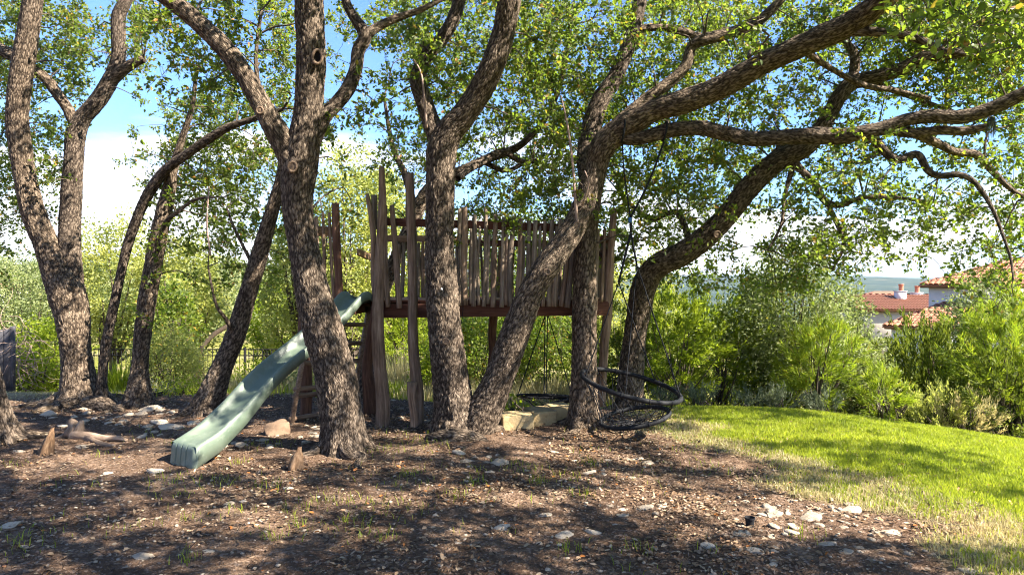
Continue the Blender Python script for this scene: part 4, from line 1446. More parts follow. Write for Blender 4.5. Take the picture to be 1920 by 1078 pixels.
def build_swing(label, c1, R1, ax1, ay1, c2, R2, ax2, ay2, ropes, tr=.036, extra=None):
    base = np.array((c2[0], c2[1], gz1(c2[0], c2[1])))
    t = thing('web_swing', label, 'swing', tuple(base), 'round web swings hanging under the oaks')
    v, f = ring_tube(c1, ax1, ay1, R1, tr)
    o1 = link('upper_ring', mesh_np('upper_ring', v - base, f, M['black'], True), t)
    v, f = ring_tube(c2, ax2, ay2, R2, tr)
    o2 = link('lower_ring', mesh_np('lower_ring', v - base, f, M['black'], True), t)
    for ring, c, ax, ay, R in ((o1, c1, ax1, ay1, R1), (o2, c2, ax2, ay2, R2)):
        for i in range(12):
            a = i / 12 * 2 * PI + .2
            o = ax * math.cos(a) + ay * math.sin(a)
            tg = -ax * math.sin(a) + ay * math.cos(a)
            v, f = tube(np.array([list(c + o * R - tg * .012) + [tr * 1.09], list(c + o * R + tg * .012) + [tr * 1.09]]), .02, 10)
            link('binding', mesh_np('binding', v - base, f, M['rope'], True), t, None).parent = ring
    acc = Acc()
    n = 17

    def r1(a):
        return c1 + (ax1 * math.cos(a) + ay1 * math.sin(a)) * R1

    def r2(a, k=1.0):
        return c2 + (ax2 * math.cos(a) + ay2 * math.sin(a)) * R2 * k - np.array((0, 0, .06 * (1 - k)))
    for i in range(n):
        a = i / n * 2 * PI
        for da in (-.30, .30):
            p, q = r1(a), r2(a + da)
            mdl = (p + q) / 2 + (c2 - (p + q) / 2) * np.array((.05, .05, 0))
            v, f = tube(np.array([list(p) + [.0038], list(mdl) + [.0038], list(q) + [.0038]]), .15, 4)
            acc.add(v, f)
    for i in range(16):
        a = i / 16 * 2 * PI
        v, f = tube(np.array([list(r2(a)) + [.006], list(r2(a, .5)) + [.006], list(r2(a, .03)) + [.006]]), .15, 4)
        acc.add(v, f)
    for kk in (.25, .5, .75):
        for i in range(16):
            v, f = tube(np.array([list(r2(i / 16 * 2 * PI, kk)) + [.005], list(r2((i + 1) / 16 * 2 * PI, kk)) + [.005]]), .2, 4)
            acc.add(v, f)
    v, f = acc.get()
    link('net', mesh_np('net', v - base, f, M['rope']), t)
    for pts, r in ropes:
        v, f = tube(np.array([list(q) + [r] for q in pts]), .1, 8)
        link('rope', mesh_np('rope', v - base, f, M['rope'], True), t)
    if extra:
        extra(t, base)


def swings():
    c1 = P(1183, 722, 8.38)
    ax1, ay1 = tilt_axes(math.radians(12), math.radians(7))
    c2 = P(1190, 782, 8.36)
    ax2, ay2 = tilt_axes(math.radians(-11), math.radians(3))
    hub = P(1182, 408, 8.42)
    j2 = P(1183, 436, 8.42)
    ka, kb = P(1160, 530, 8.42), P(1194, 497, 8.42)

    def r1(deg):
        a = math.radians(deg)
        return c1 + (ax1 * math.cos(a) + ay1 * math.sin(a)) * .615
    ropes = [([P(1167, 268, 8.53), P(1170, 320, 8.5), hub], .009), ([P(1245, 266, 8.43), P(1215, 345, 8.42), hub], .013),
             ([hub, j2], .015), ([j2, P(1172, 480, 8.42), ka], .014), ([j2, kb], .012),
             ([ka, r1(195)], .007), ([ka, r1(50)], .008), ([kb, r1(255)], .006), ([kb, r1(-12)], .008)]

    def extra(t, base):
        # strap loops round the limbs
        for c, rx, rz in ((P(1167, 243, 8.56), .175, .175), (P(1246, 247, 8.45), .115, .115)):
            n = 20
            pts = []
            for i in range(n + 1):
                a = i / n * 2 * PI
                pts.append([c[0] + .02 * math.sin(a), c[1] + rx * math.cos(a), c[2] + rz * math.sin(a), .014])
            v, f = tube(np.array(pts), .05, 6, False)
            link('strap', mesh_np('strap', v - base, f, M['rope'], True), t)
        v, f = tube(np.array([list(P(1181, 408, 8.40)) + [.022], list(P(1182, 418, 8.40)) + [.022]]), .02, 8)
        link('clip', mesh_np('clip', v - base, f, M['bluerope'], True), t)
    build_swing('tilted black web swing hanging from the long oak limb beside the lawn', c1, .615, ax1, ay1, c2, .42, ax2, ay2, ropes, .028, extra)
    d1 = P(1022, 743, 9.95)
    bx1, by1 = tilt_axes(math.radians(2), math.radians(-12))
    d2 = P(1040, 757, 9.95)
    bx2, by2 = tilt_axes(math.radians(-14), math.radians(-14))

    def q1(deg):
        a = math.radians(deg)
        return d1 + (bx1 * math.cos(a) + by1 * math.sin(a)) * .40
    top = P(1022, 592, 10.0)
    ropes = [([top, q1(180)], .008), ([top, q1(-95)], .008), ([P(1027, 592, 10.0), q1(85)], .007), ([P(1028, 592, 10.0), q1(0)], .007)]
    build_swing('low black web swing under the deck, behind the stone blocks', d1, .40, bx1, by1, d2, .30, bx2, by2, ropes, .022)


swings()


# ------------------------------------------------------------------ rocks
def rock_variant(seed, sub=3, flat=.6, rough=.35):
    bm = bmesh.new()
    bmesh.ops.create_icosphere(bm, subdivisions=sub, radius=.5)
    v = np.array([x.co[:] for x in bm.verts])
    f = np.array([[w.index for w in x.verts] for x in bm.faces])
    bm.free()
    # chop with a few planes for a broken look, then roughen
    r = np.random.default_rng(seed)
    for _ in range(9):
        n = unit(r.normal(size=(1, 3)))[0]
        dd = r.uniform(.27, .42)
        s = v @ n
        v = v - np.maximum(0, s - dd)[:, None] * n * .9
    v = v * (1 + rough * .4 * fbm(v * 4.5, 3, seed))[:, None]
    v[:, 2] *= flat
    return v, f


ROCKS = [mesh_np('rock', *rock_variant(i, 3, .42 + .06 * (i % 5)), M['rock'], i % 3 != 0) for i in range(14)]
N_ROCK = [0]


def put_rock(pos, size, label, group=None, me=None, sink=.29, name='rock', cat='rock', stretch=1.0, rz=None):
    o = link(name, me or random.choice(ROCKS))
    o.location = (pos[0], pos[1], pos[2] + size * (.22 - sink) * .6)
    o.rotation_euler = (random.uniform(-.25, .25), random.uniform(-.25, .25), random.uniform(0, 6.28) if rz is None else rz)
    o.scale = (size * stretch, size, size * random.uniform(.75, 1.0))
    o['label'] = label
    o['category'] = cat
    if group:
        o['group'] = group
    N_ROCK[0] += 1
    return o


def build_rocks():
    g = 'limestone rocks lying under the oaks'
    named = [
        (98, 728, 44, 'flat pale rock in the dry grass left of the double stemmed oak'),
        (93, 777, 36, 'rounded pale rock in front of the double stemmed oak roots'),
        (35, 846, 22, 'upright pointed pale rock at the foot of the left corner trunk'),
        (148, 838, 30, 'white rock slab beside the bleached root snag'),
        (15, 985, 46, 'flat tan slab of stone at the left edge of the soil'),
        (4, 938, 20, 'pale rock cut by the left picture edge above the tan slab'),
        (268, 1044, 42, 'blocky white rock in the bottom left of the bare soil'),
        (392, 1034, 28, 'small rounded rock right of the blocky white rock'),
        (292, 883, 36, 'pale flat rock left of the slide foot'),
        (205, 888, 22, 'small grey rock between the root snag and the slide foot'),
        (430, 944, 26, 'thin white stone chip in the soil below the slide'),
        (540, 914, 20, 'cream rock in the soil below the jagged tree stump'),
        (590, 818, 26, 'pale rock tucked left of the leaning oak foot'),
        (862, 850, 30, 'lumpy white rock under the stout twin oak'),
        (876, 864, 34, 'white rock at the front of the pair under the twin oak'),
        (936, 868, 46, 'long flat white rock right of the twin oak roots'),
        (918, 886, 26, 'tan flat stone below the long white rock'),
        (941, 988, 38, 'pale double humped rock in the middle of the bare soil'),
        (858, 1018, 22, 'curved white rock left of the double humped rock'),
        (1022, 964, 24, 'round tan rock above the double humped rock'),
        (1145, 949, 22, 'round pale rock left of the broken ledge'),
        (1060, 1003, 44, 'flat cream ledge stone sunk in the soil'),
        (1112, 997, 34, 'pale ledge stone joined to the flat cream stone'),
        (1205, 952, 40, 'broad broken ledge rock in the middle right of the soil'),
        (1242, 948, 26, 'knobbly rock at the right end of the broken ledge'),
        (1218, 868, 26, 'white stone halfway up the leafy slope'),
        (1100, 887, 34, 'long pale stone on the slope below the web swing'),
        (1389, 1000, 40, 'large pale rock beside the small black pot'),
        (1325, 1024, 34, 'flat tan rock left below the large pale rock'),
        (1413, 1032, 36, 'cream rock right below the large pale rock'),
        (1374, 1040, 20, 'egg shaped stone under the large pale rock'),
        (1552, 1020, 34, 'tapered tan rock near the lower lawn edge'),
        (1587, 1034, 34, 'brown flat rock right of the tapered tan rock'),
        (1590, 957, 52, 'wide grey ledge rock by the patchy lawn edge'),
        (1520, 972, 56, 'sunlit pale ledge rock left of the wide grey ledge'),
        (1445, 962, 40, 'low rounded ledge rock above the small black pot'),
        (1672, 997, 42, 'long pale stone under the lawn edge on the right'),
        (1810, 1068, 30, 'tan rock at the bottom right beside grass blades'),
        (275, 768, 52, 'flat white slab at the foot of the leafy oak'),
        (300, 792, 48, 'broad pale slab left of the steeply leaning oak'),
        (160, 768, 30, 'bluish white rock right of the double oak roots'),
        (182, 764, 26, 'white rock below the thin dark oak stem'),
        (322, 803, 42, 'pale slab on the way from leafy oak to slide'),
        (455, 836, 34, 'pale rock in the shade right of the slide'),
        (492, 826, 32, 'rounded rock in the shade next to the brown boulder'),
    ]
    for u, v, w, lab in named:
        q = G(u, v)
        put_rock(q, w / F * q[1] * .84, lab, None, stretch=random.uniform(1.1, 1.5), rz=random.uniform(-.5, .5))
    zones = [  # u range, v range, count, size px, label
        (200, 262, 760, 800, 9, (10, 24), 'pale limestone rock below the thin stem and the leafy oak'),
        (262, 322, 760, 790, 9, (10, 26), 'pale limestone rock just right of the leafy oak foot'),
        (322, 380, 770, 800, 8, (10, 24), 'pale limestone rock beside the foot of the steeply leaning oak'),
        (235, 330, 795, 822, 9, (9, 22), 'limestone rock between the root snag and the pale slabs'),
        (60, 140, 766, 800, 6, (8, 20), 'limestone rock by the surface root of the double stemmed oak'),
        (140, 210, 772, 800, 6, (8, 20), 'limestone rock in front of the double stemmed oak foot'),
        (400, 480, 800, 845, 9, (8, 22), 'limestone rock in the shade under the slide'),
        (480, 560, 815, 850, 7, (8, 20), 'limestone rock in front of the brown boulder'),
        (545, 612, 788, 830, 8, (8, 20), 'limestone rock between the ladder and the leaning oak foot'),
        (690, 760, 748, 800, 9, (10, 22), 'grey limestone rock in the rubble between the two deck posts'),
        (780, 815, 748, 800, 7, (10, 22), 'grey limestone rock between the second deck post and the stout oak'),
        (820, 920, 848, 900, 8, (8, 18), 'limestone rock in the leaf litter under the stout oak'),
        (930, 1040, 845, 900, 7, (8, 18), 'limestone rock in the leaf litter below the stone blocks'),
        (1050, 1160, 850, 900, 8, (8, 18), 'limestone rock on the slope below the straight oak'),
        (1160, 1300, 850, 910, 9, (8, 18), 'limestone rock on the slope below the web swing rings'),
        (1380, 1470, 935, 990, 10, (10, 26), 'limestone rock in the rubble above the small black pot'),
        (1470, 1560, 935, 1000, 12, (10, 28), 'limestone rock in the rubble round the sunlit pale ledge'),
        (1560, 1650, 945, 1000, 9, (10, 24), 'limestone rock in the rubble round the wide grey ledge'),
        (1430, 1560, 1000, 1060, 8, (10, 22), 'limestone rock in the soil left of the tapered tan rock'),
        (1600, 1720, 1000, 1060, 8, (10, 22), 'limestone rock in the soil below the long pale stone'),
        (1130, 1300, 930, 985, 8, (8, 18), 'limestone rock beside the broad broken ledge'),
        (700, 920, 950, 1070, 6, (8, 14), 'small pale stone in the soil left of the double humped rock'),
        (960, 1150, 1010, 1070, 5, (8, 14), 'small pale stone in the soil below the flat cream ledge'),
        (300, 600, 900, 1070, 7, (8, 14), 'small pale stone in the soil below the slide foot'),
        (20, 260, 900, 1030, 7, (8, 14), 'small pale stone in the shaded soil above the blocky white rock')]
    for u0, u1, v0, v1, n, (s0, s1), lab in zones:
        made = []
        for _ in range(n):
            q = G(random.uniform(u0, u1), random.uniform(v0, v1))
            size = random.uniform(s0, s1) / F * q[1]
            made.append((size, q[0] / q[1], q[1], put_rock(q, size, lab, g, stretch=random.uniform(.9, 1.5))))
        plain = lab.replace('pale ', '').replace('grey ', '').replace('small ', '')
        for word, key in (('largest ', lambda m: -m[0]), ('leftmost ', lambda m: m[1]), ('rightmost ', lambda m: -m[1]), ('nearest ', lambda m: m[2]), ('farthest ', lambda m: -m[2]), ('smallest ', lambda m: m[0])):
            first = min(made, key=key)
            if first[3]['label'] == lab:
                first[3]['label'] = word + plain
    # brown boulder
    bm_v, bm_f = rock_variant(77, 4, .9, .4)
    q = G(522, 812)
    put_rock(q, .38, 'brown boulder in the shade between the slide and the ladder', None, mesh_np('boulder', bm_v, bm_f, M['rock_brown'], True), sink=.0, name='boulder', cat='boulder')


build_rocks()


def build_blocks():
    """three squared limestone blocks in a row"""
    def block(cu, vb, y, w, h, dep, yaw, label):
        bm = bmesh.new()
        bmesh.ops.create_cube(bm, size=1)
        bmesh.ops.bevel(bm, geom=bm.edges[:], offset=.09, segments=3, affect='EDGES', profile=.6)
        bmesh.ops.subdivide_edges(bm, edges=bm.edges[:], cuts=2, use_grid_fill=True)
        v = np.array([x.co[:] for x in bm.verts]) * np.array((w, dep, h))
        v = v + .016 * fbm(v * 6 + cu, 3, int(cu))[:, None] * unit(v)
        for i, x in enumerate(bm.verts):
            x.co = v[i]
        me = bpy.data.meshes.new('stone_block')
        bm.to_mesh(me)
        bm.free()
        me.polygons.foreach_set('use_smooth', np.ones(len(me.polygons), dtype=bool))
        me.materials.append(M['block'])
        p = P(cu, vb, y)
        o = link('stone_block', me, None, (p[0], p[1] + dep * .5, gz1(p[0], p[1]) + h / 2 - .02), label=label, category='stone block', group='limestone blocks in a row')
        o.rotation_euler = (0, random.uniform(-.02, .02), yaw)
    block(967, 815, 8.62, .42, .19, .36, .16, 'yellowish limestone block nearest the twin oak in the row of three')
    block(1014, 806, 8.84, .34, .20, .44, .28, 'middle limestone block of the row of three under the deck')
    block(1050, 800, 9.06, .30, .22, .44, .28, 'limestone block against the straight oak trunk, last of three')


build_blocks()


# ------------------------------------------------------------------ stumps, roots, pot
def build_stumps():
    def stump(name, u, v, w, h, label, lean=(0, 0), seed=1, mat='stump', cat='tree stump', jag=.045):
        q = G(u, v)
        y = q[1]
        r, H = w / F * y / 2, h / F * y
        pts = [(q[0], q[1], q[2] - .05, r * 1.3), (q[0], q[1], q[2] + .03, r * 1.15), (q[0] + lean[0] * .5, q[1], q[2] + H * .5, r * .9), (q[0] + lean[0], q[1] + lean[1], q[2] + H * .8, r * .6), (q[0] + lean[0] * 1.3, q[1] + lean[1], q[2] + H, r * .28)]
        vv, f, bc = log_mesh(np.array(pts), seed, 22, .012, .42, jag)
        me = mesh_np(name, vv - q, f, M[mat], True, {'bark': ('FLOAT_VECTOR', bc)})
        return link(name, me, None, tuple(q), label=label, category=cat)
    stump('tree_stump', 86, 850, 20, 44, 'thin jagged orange brown stump standing in the soil on the left', (.05, 0), 3)
    stump('tree_stump', 553, 880, 22, 36, 'small split stump in front of the leaning oak', (.03, 0), 4)
    # bleached root snag
    q = G(140, 812)
    t = thing('root_snag', 'bleached old root with a broken upright end lying on the soil', 'tree root', tuple(q))
    for i, pts in enumerate(([(132, 818, 8.4, 16), (138, 805, 8.4, 15), (136, 795, 8.42, 11), (130, 789, 8.42, 8)], [(145, 815, 8.38, 14), (150, 803, 8.38, 10), (154, 790, 8.38, 5)],
                             [(135, 818, 8.38, 13), (165, 818, 8.3, 12), (195, 822, 8.25, 9), (222, 822, 8.2, 6), (238, 826, 8.15, 3)], [(150, 818, 8.38, 9), (185, 832, 8.1, 7), (215, 838, 7.95, 4)], [(130, 815, 8.4, 8), (112, 822, 8.35, 6), (98, 826, 8.3, 3)])):
        pp = pts_px(pts)
        pp[:, 3] *= .72
        pp[:, 2] += .01
        put_log('root', pp, 'root', t, q, 300 + i, k=12, ds=.03, rough=.3)
    # root mound at the twin oak foot
    for lab, lst, s in (('swollen root curling round the foot of the stout twin stemmed oak', [(800, 826, 8.2, 7), (830, 820, 8.12, 17), (862, 820, 8.08, 19), (892, 828, 8.05, 13), (912, 838, 8.0, 5)], 21),
                        ('long surface root running left from the double stemmed oak', [(140, 752, 10.35, 22), (112, 765, 10.2, 12), (85, 776, 10.0, 9), (60, 786, 9.8, 4)], 22),
                        ('thick root between the double stemmed oak and the thin stem', [(165, 750, 10.3, 20), (195, 752, 10.2, 18), (215, 760, 10.1, 9), (232, 768, 10.0, 4)], 23)):
        pp = px(lst)
        for r in pp:
            r[2] = gz1(r[0], r[1]) + r[3] * .25
        q = pp[0, :3].copy()
        v, f, bc, fu = bark_tube(pp, seed=s, amp=.008)
        me = mesh_np('oak_root', v - q, f, M['bark'], True, {'bark': ('FLOAT_VECTOR', bc), 'furrow': ('FLOAT', fu)})
        link('oak_root', me, None, tuple(q), label=lab, category='tree root')
    # little black pot
    q = G(1406, 985)
    bm = bmesh.new()
    prof = [(.028, 0), (.034, .055), (.040, .058), (.041, .072), (.037, .072), (.034, .060), (.027, .01)]
    n = 20
    rings = [[bm.verts.new((r * math.cos(i / n * 2 * PI), r * math.sin(i / n * 2 * PI), z)) for i in range(n)] for r, z in prof]
    for a, b in zip(rings, rings[1:]):
        for i in range(n):
            bm.faces.new((a[i], a[(i + 1) % n], b[(i + 1) % n], b[i]))
    bm.faces.new(rings[0][::-1])
    bm.faces.new(rings[-1])
    me = bpy.data.meshes.new('plant_pot')
    bm.to_mesh(me)
    bm.free()
    me.materials.append(M['black'])
    link('plant_pot', me, None, (q[0], q[1], q[2] - .005), label='small black plastic pot standing on the soil above a large pale rock', category='pot')


build_stumps()


# ------------------------------------------------------------------ ground cover
def scatter(n, x0, x1, y0, y1, keep=None):
    """points in the ground area the view takes in"""
    out = []
    m = 0
    while m < n:
        x = RNG.uniform(x0, x1, n)
        y = RNG.uniform(y0, y1, n)
        ok = (np.abs(x) < 0.80 * y + 0.5) | ((x > 0) & (x < 1.0 * y + 3.0) & (RNG.uniform(size=n) < 0.7))
        if keep is not None:
            ok &= RNG.uniform(size=n) < keep(x, y)
        q = np.stack([x[ok], y[ok]], -1)
        out.append(q)
        m += len(q)
    q = np.concatenate(out)[:n]
    return q[:, 0], q[:, 1]


def blades(x, y, h, w, lean=.35, z=None):
    n = len(x)
    if z is None:
        z = gz(x, y)
    a = RNG.uniform(0, 2 * PI, n)
    l = RNG.uniform(.1, 1, n) * lean * h
    s = RNG.uniform(0, 2 * PI, n)
    sx, sy = np.cos(s) * w / 2, np.sin(s) * w / 2
    dx, dy = np.cos(a) * l, np.sin(a) * l
    V = np.empty((n, 5, 3))
    V[:, 0] = np.stack([x - sx, y - sy, z - .01], -1)
    V[:, 1] = np.stack([x + sx, y + sy, z - .01], -1)
    V[:, 2] = np.stack([x + sx * .7 + dx * .35, y + sy * .7 + dy * .35, z + h * .6], -1)
    V[:, 3] = np.stack([x - sx * .7 + dx * .35, y - sy * .7 + dy * .35, z + h * .6], -1)
    V[:, 4] = np.stack([x + dx, y + dy, z + h], -1)
    f = np.array([(0, 1, 2), (0, 2, 3), (3, 2, 4)])
    f = (np.arange(n) * 5)[:, None, None] + f[None]
    return V.reshape(-1, 3), f.reshape(-1, 3)


def build_cover():
    soil = lambda x, y: 1 - 0.86 * lawn_mask(x, y)
    # fallen leaves
    def patchy(x, y):
        q = np.stack([x, y, x * 0], -1)
        return soil(x, y) * np.clip(.40 + 1.9 * fbm(q * 1.3, 3, 71), .06, 1) * (.45 + .55 * sstep(-2.5, 1.5, x + .3 * (y - 6)))
    n = 19000
    x, y = scatter(n, -8, 8, 4.0, 11.6, patchy)
    z = gz(x, y) + RNG.uniform(.004, .02, n)
    L = RNG.uniform(.022, .052, n)
    nr = unit(rand_dirs(n) * .55 + np.array((0, 0, 1.0)))
    v, f = leaf_mesh(np.stack([x, y, z], -1), unit(rand_dirs(n) * np.array((1, 1, .25))), nr, L, L * RNG.uniform(.35, .6, n))
    link('fallen_leaves', mesh_np('fallen_leaves', v, f, M['litter']), kind='stuff')
    n = 26000
    x, y = scatter(n, -8, 8, 4.0, 11.6, soil)
    z = gz(x, y) + RNG.uniform(.0, .012, n)
    L = RNG.uniform(.015, .055, n)
    v, f = leaf_mesh(np.stack([x, y, z], -1), unit(rand_dirs(n) * np.array((1, 1, .35))), unit(rand_dirs(n) * .8 + np.array((0, 0, 1.0))), L, L * RNG.uniform(.12, .35, n), False)
    link('wood_mulch', mesh_np('wood_mulch', v, f, M['chip']), kind='stuff')
    # fallen twigs
    n = 420
    x, y = scatter(n, -8, 8, 4.0, 11, soil)
    z = gz(x, y) + .012
    a = np.stack([x, y, z], -1)
    b = a + unit(rand_dirs(n) * np.array((1, 1, .12))) * RNG.uniform(.05, .28, n)[:, None]
    v, f = stick_mesh(a, b, RNG.uniform(.002, .006, n), np.full(n, .0015))
    link('fallen_twigs', mesh_np('fallen_twigs', v, f, M['twig']), kind='stuff')
    # pebbles
    pv, pf = rock_variant(5, 1, .6, .3)
    n = 1700

    def rocky(x, y):
        q = np.stack([x, y, x * 0], -1)
        return soil(x, y) * np.clip(.25 + 1.6 * fbm(q * .8 + 9, 3, 72), .05, 1)
    x, y = scatter(n, -8, 7, 4.0, 11.8, rocky)
    s = RNG.uniform(.012, .042, n) ** 1.0
    th = RNG.uniform(0, 6.28, n)
    c, si = np.cos(th), np.sin(th)
    V = pv[None] * s[:, None, None] * np.array((1.3, 1, 1))
    V = np.stack([V[..., 0] * c[:, None] - V[..., 1] * si[:, None] + x[:, None], V[..., 0] * si[:, None] + V[..., 1] * c[:, None] + y[:, None], V[..., 2] + (gz(x, y) + s * .12)[:, None]], -1)
    f = (np.arange(n) * len(pv))[:, None, None] + pf[None]
    link('pebbles', mesh_np('pebbles', V.reshape(-1, 3), f.reshape(-1, 3), M['rock']), kind='stuff')
    # lawn
    def lm(x, y):
        m = lawn_mask(x, y)
        q = np.stack([x, y, x * 0], -1)
        return np.clip(m * (1 - .75 * (4 * m * (1 - m)) * (fbm(q * 2.2, 3, 73) < .12)), 0, 1) ** 1.3
    n = 200000
    x, y = scatter(n, .8, 13, 4.0, 11.4, lm)
    v, f = blades(x, y, RNG.uniform(.028, .062, n), RNG.uniform(.006, .011, n), .7)
    link('lawn_grass', mesh_np('lawn_grass', v, f, M['grass']), kind='stuff')

    def edge(x, y):
        m = lawn_mask(x, y)
        return np.clip(4 * m * (1 - m), 0, 1) * .8 + .04 * m
    n = 26000
    x, y = scatter(n, .8, 10, 4.0, 11.2, edge)
    v, f = blades(x, y, RNG.uniform(.02, .05, n), RNG.uniform(.005, .009, n), 1.4)
    link('dry_lawn_grass', mesh_np('dry_lawn_grass', v, f, M['drygrass']), kind='stuff')
    # green tufts in the soil
    spots = [(620, 985), (560, 985), (700, 950), (760, 945), (740, 970), (660, 975), (510, 1005), (690, 1000), (500, 910), (440, 960), (350, 975), (275, 985), (345, 930), (770, 905), (890, 905), (900, 880), (1010, 905), (1000, 890), (1075, 895), (1095, 930), (770, 890), (720, 1010),
             (640, 940), (610, 925), (660, 850), (700, 845), (790, 830), (1110, 870), (1065, 1030), (1190, 1030), (350, 1050), (30, 1030), (60, 1010), (20, 870), (190, 855), (450, 870), (500, 835), (730, 840), (760, 850), (1290, 850), (1330, 880), (1450, 870), (1500, 1000), (960, 870), (985, 880), (850, 930), (420, 905), (330, 900), (560, 955)]
    X, Y = [], []
    for u, v in spots:
        q = G(u, v)
        k = random.randint(10, 34)
        sp = random.uniform(.04, .16)
        X += list(RNG.normal(q[0], sp, k))
        Y += list(RNG.normal(q[1], sp, k))
    n = 320
    x, y = scatter(n, -5, 3.5, 4.2, 9, lambda x, y: (fbm(np.stack([x, y, x * 0], -1) * .9, 2, 90) > .12) * .9)
    X, Y = np.array(X + list(x)), np.array(Y + list(y))
    n = len(X)
    v, f = blades(X, Y, RNG.uniform(.03, .09, n), RNG.uniform(.004, .008, n), 1.0)
    link('sparse_grass', mesh_np('sparse_grass', v, f, M['grass']), kind='stuff')
    # meadow behind: tall pale grass, straw coloured in the sun
    n = 34000
    x = RNG.uniform(-7, 2.6, n)
    y = RNG.uniform(12.6, 19, n)
    q = np.stack([x, y, x * 0], -1)
    k = fbm(q * .5, 3, 75) > -.4
    x, y = x[k], y[k]
    n = len(x)
    v, f = blades(x, y, RNG.uniform(.15, .62, n) * (.5 + .5 * sstep(12.6, 14, y)), RNG.uniform(.010, .022, n), .5)
    link('meadow_grass', mesh_np('meadow_grass', v, f, M['drygrass']), kind='stuff')
    n = 9000
    x = RNG.uniform(-7.2, 6, n)
    y = RNG.uniform(11.2, 19, n)
    v, f = blades(x, y, RNG.uniform(.06, .22, n), RNG.uniform(.008, .018, n), .6)
    link('rough_grass', mesh_np('rough_grass', v, f, M['grass']), kind='stuff')
    n = 9000
    x = RNG.uniform(-13, -6, n)
    y = RNG.uniform(11, 16, n)
    v, f = blades(x, y, RNG.uniform(.02, .06, n), RNG.uniform(.006, .012, n), 1.2)
    link('dry_turf_grass', mesh_np('dry_turf_grass', v, f, M['drygrass']), kind='stuff')


build_cover()


# ------------------------------------------------------------------ shrubs and background trees
def crown_points(n, c, rx, ry, rz, seed, shell=.55, lump=.35, flat=None):
    """points in a lumpy ellipsoid, denser towards its surface"""
    d = rand_dirs(n)
    rr = RNG.uniform(shell ** 3, 1, n) ** (1 / 3)
    L = 1 + lump * 1.6 * fbm(d * 2.2 + seed, 3, seed)
    p = d * (rr * L)[:, None] * np.array((rx, ry, rz)) + c
    return p, d


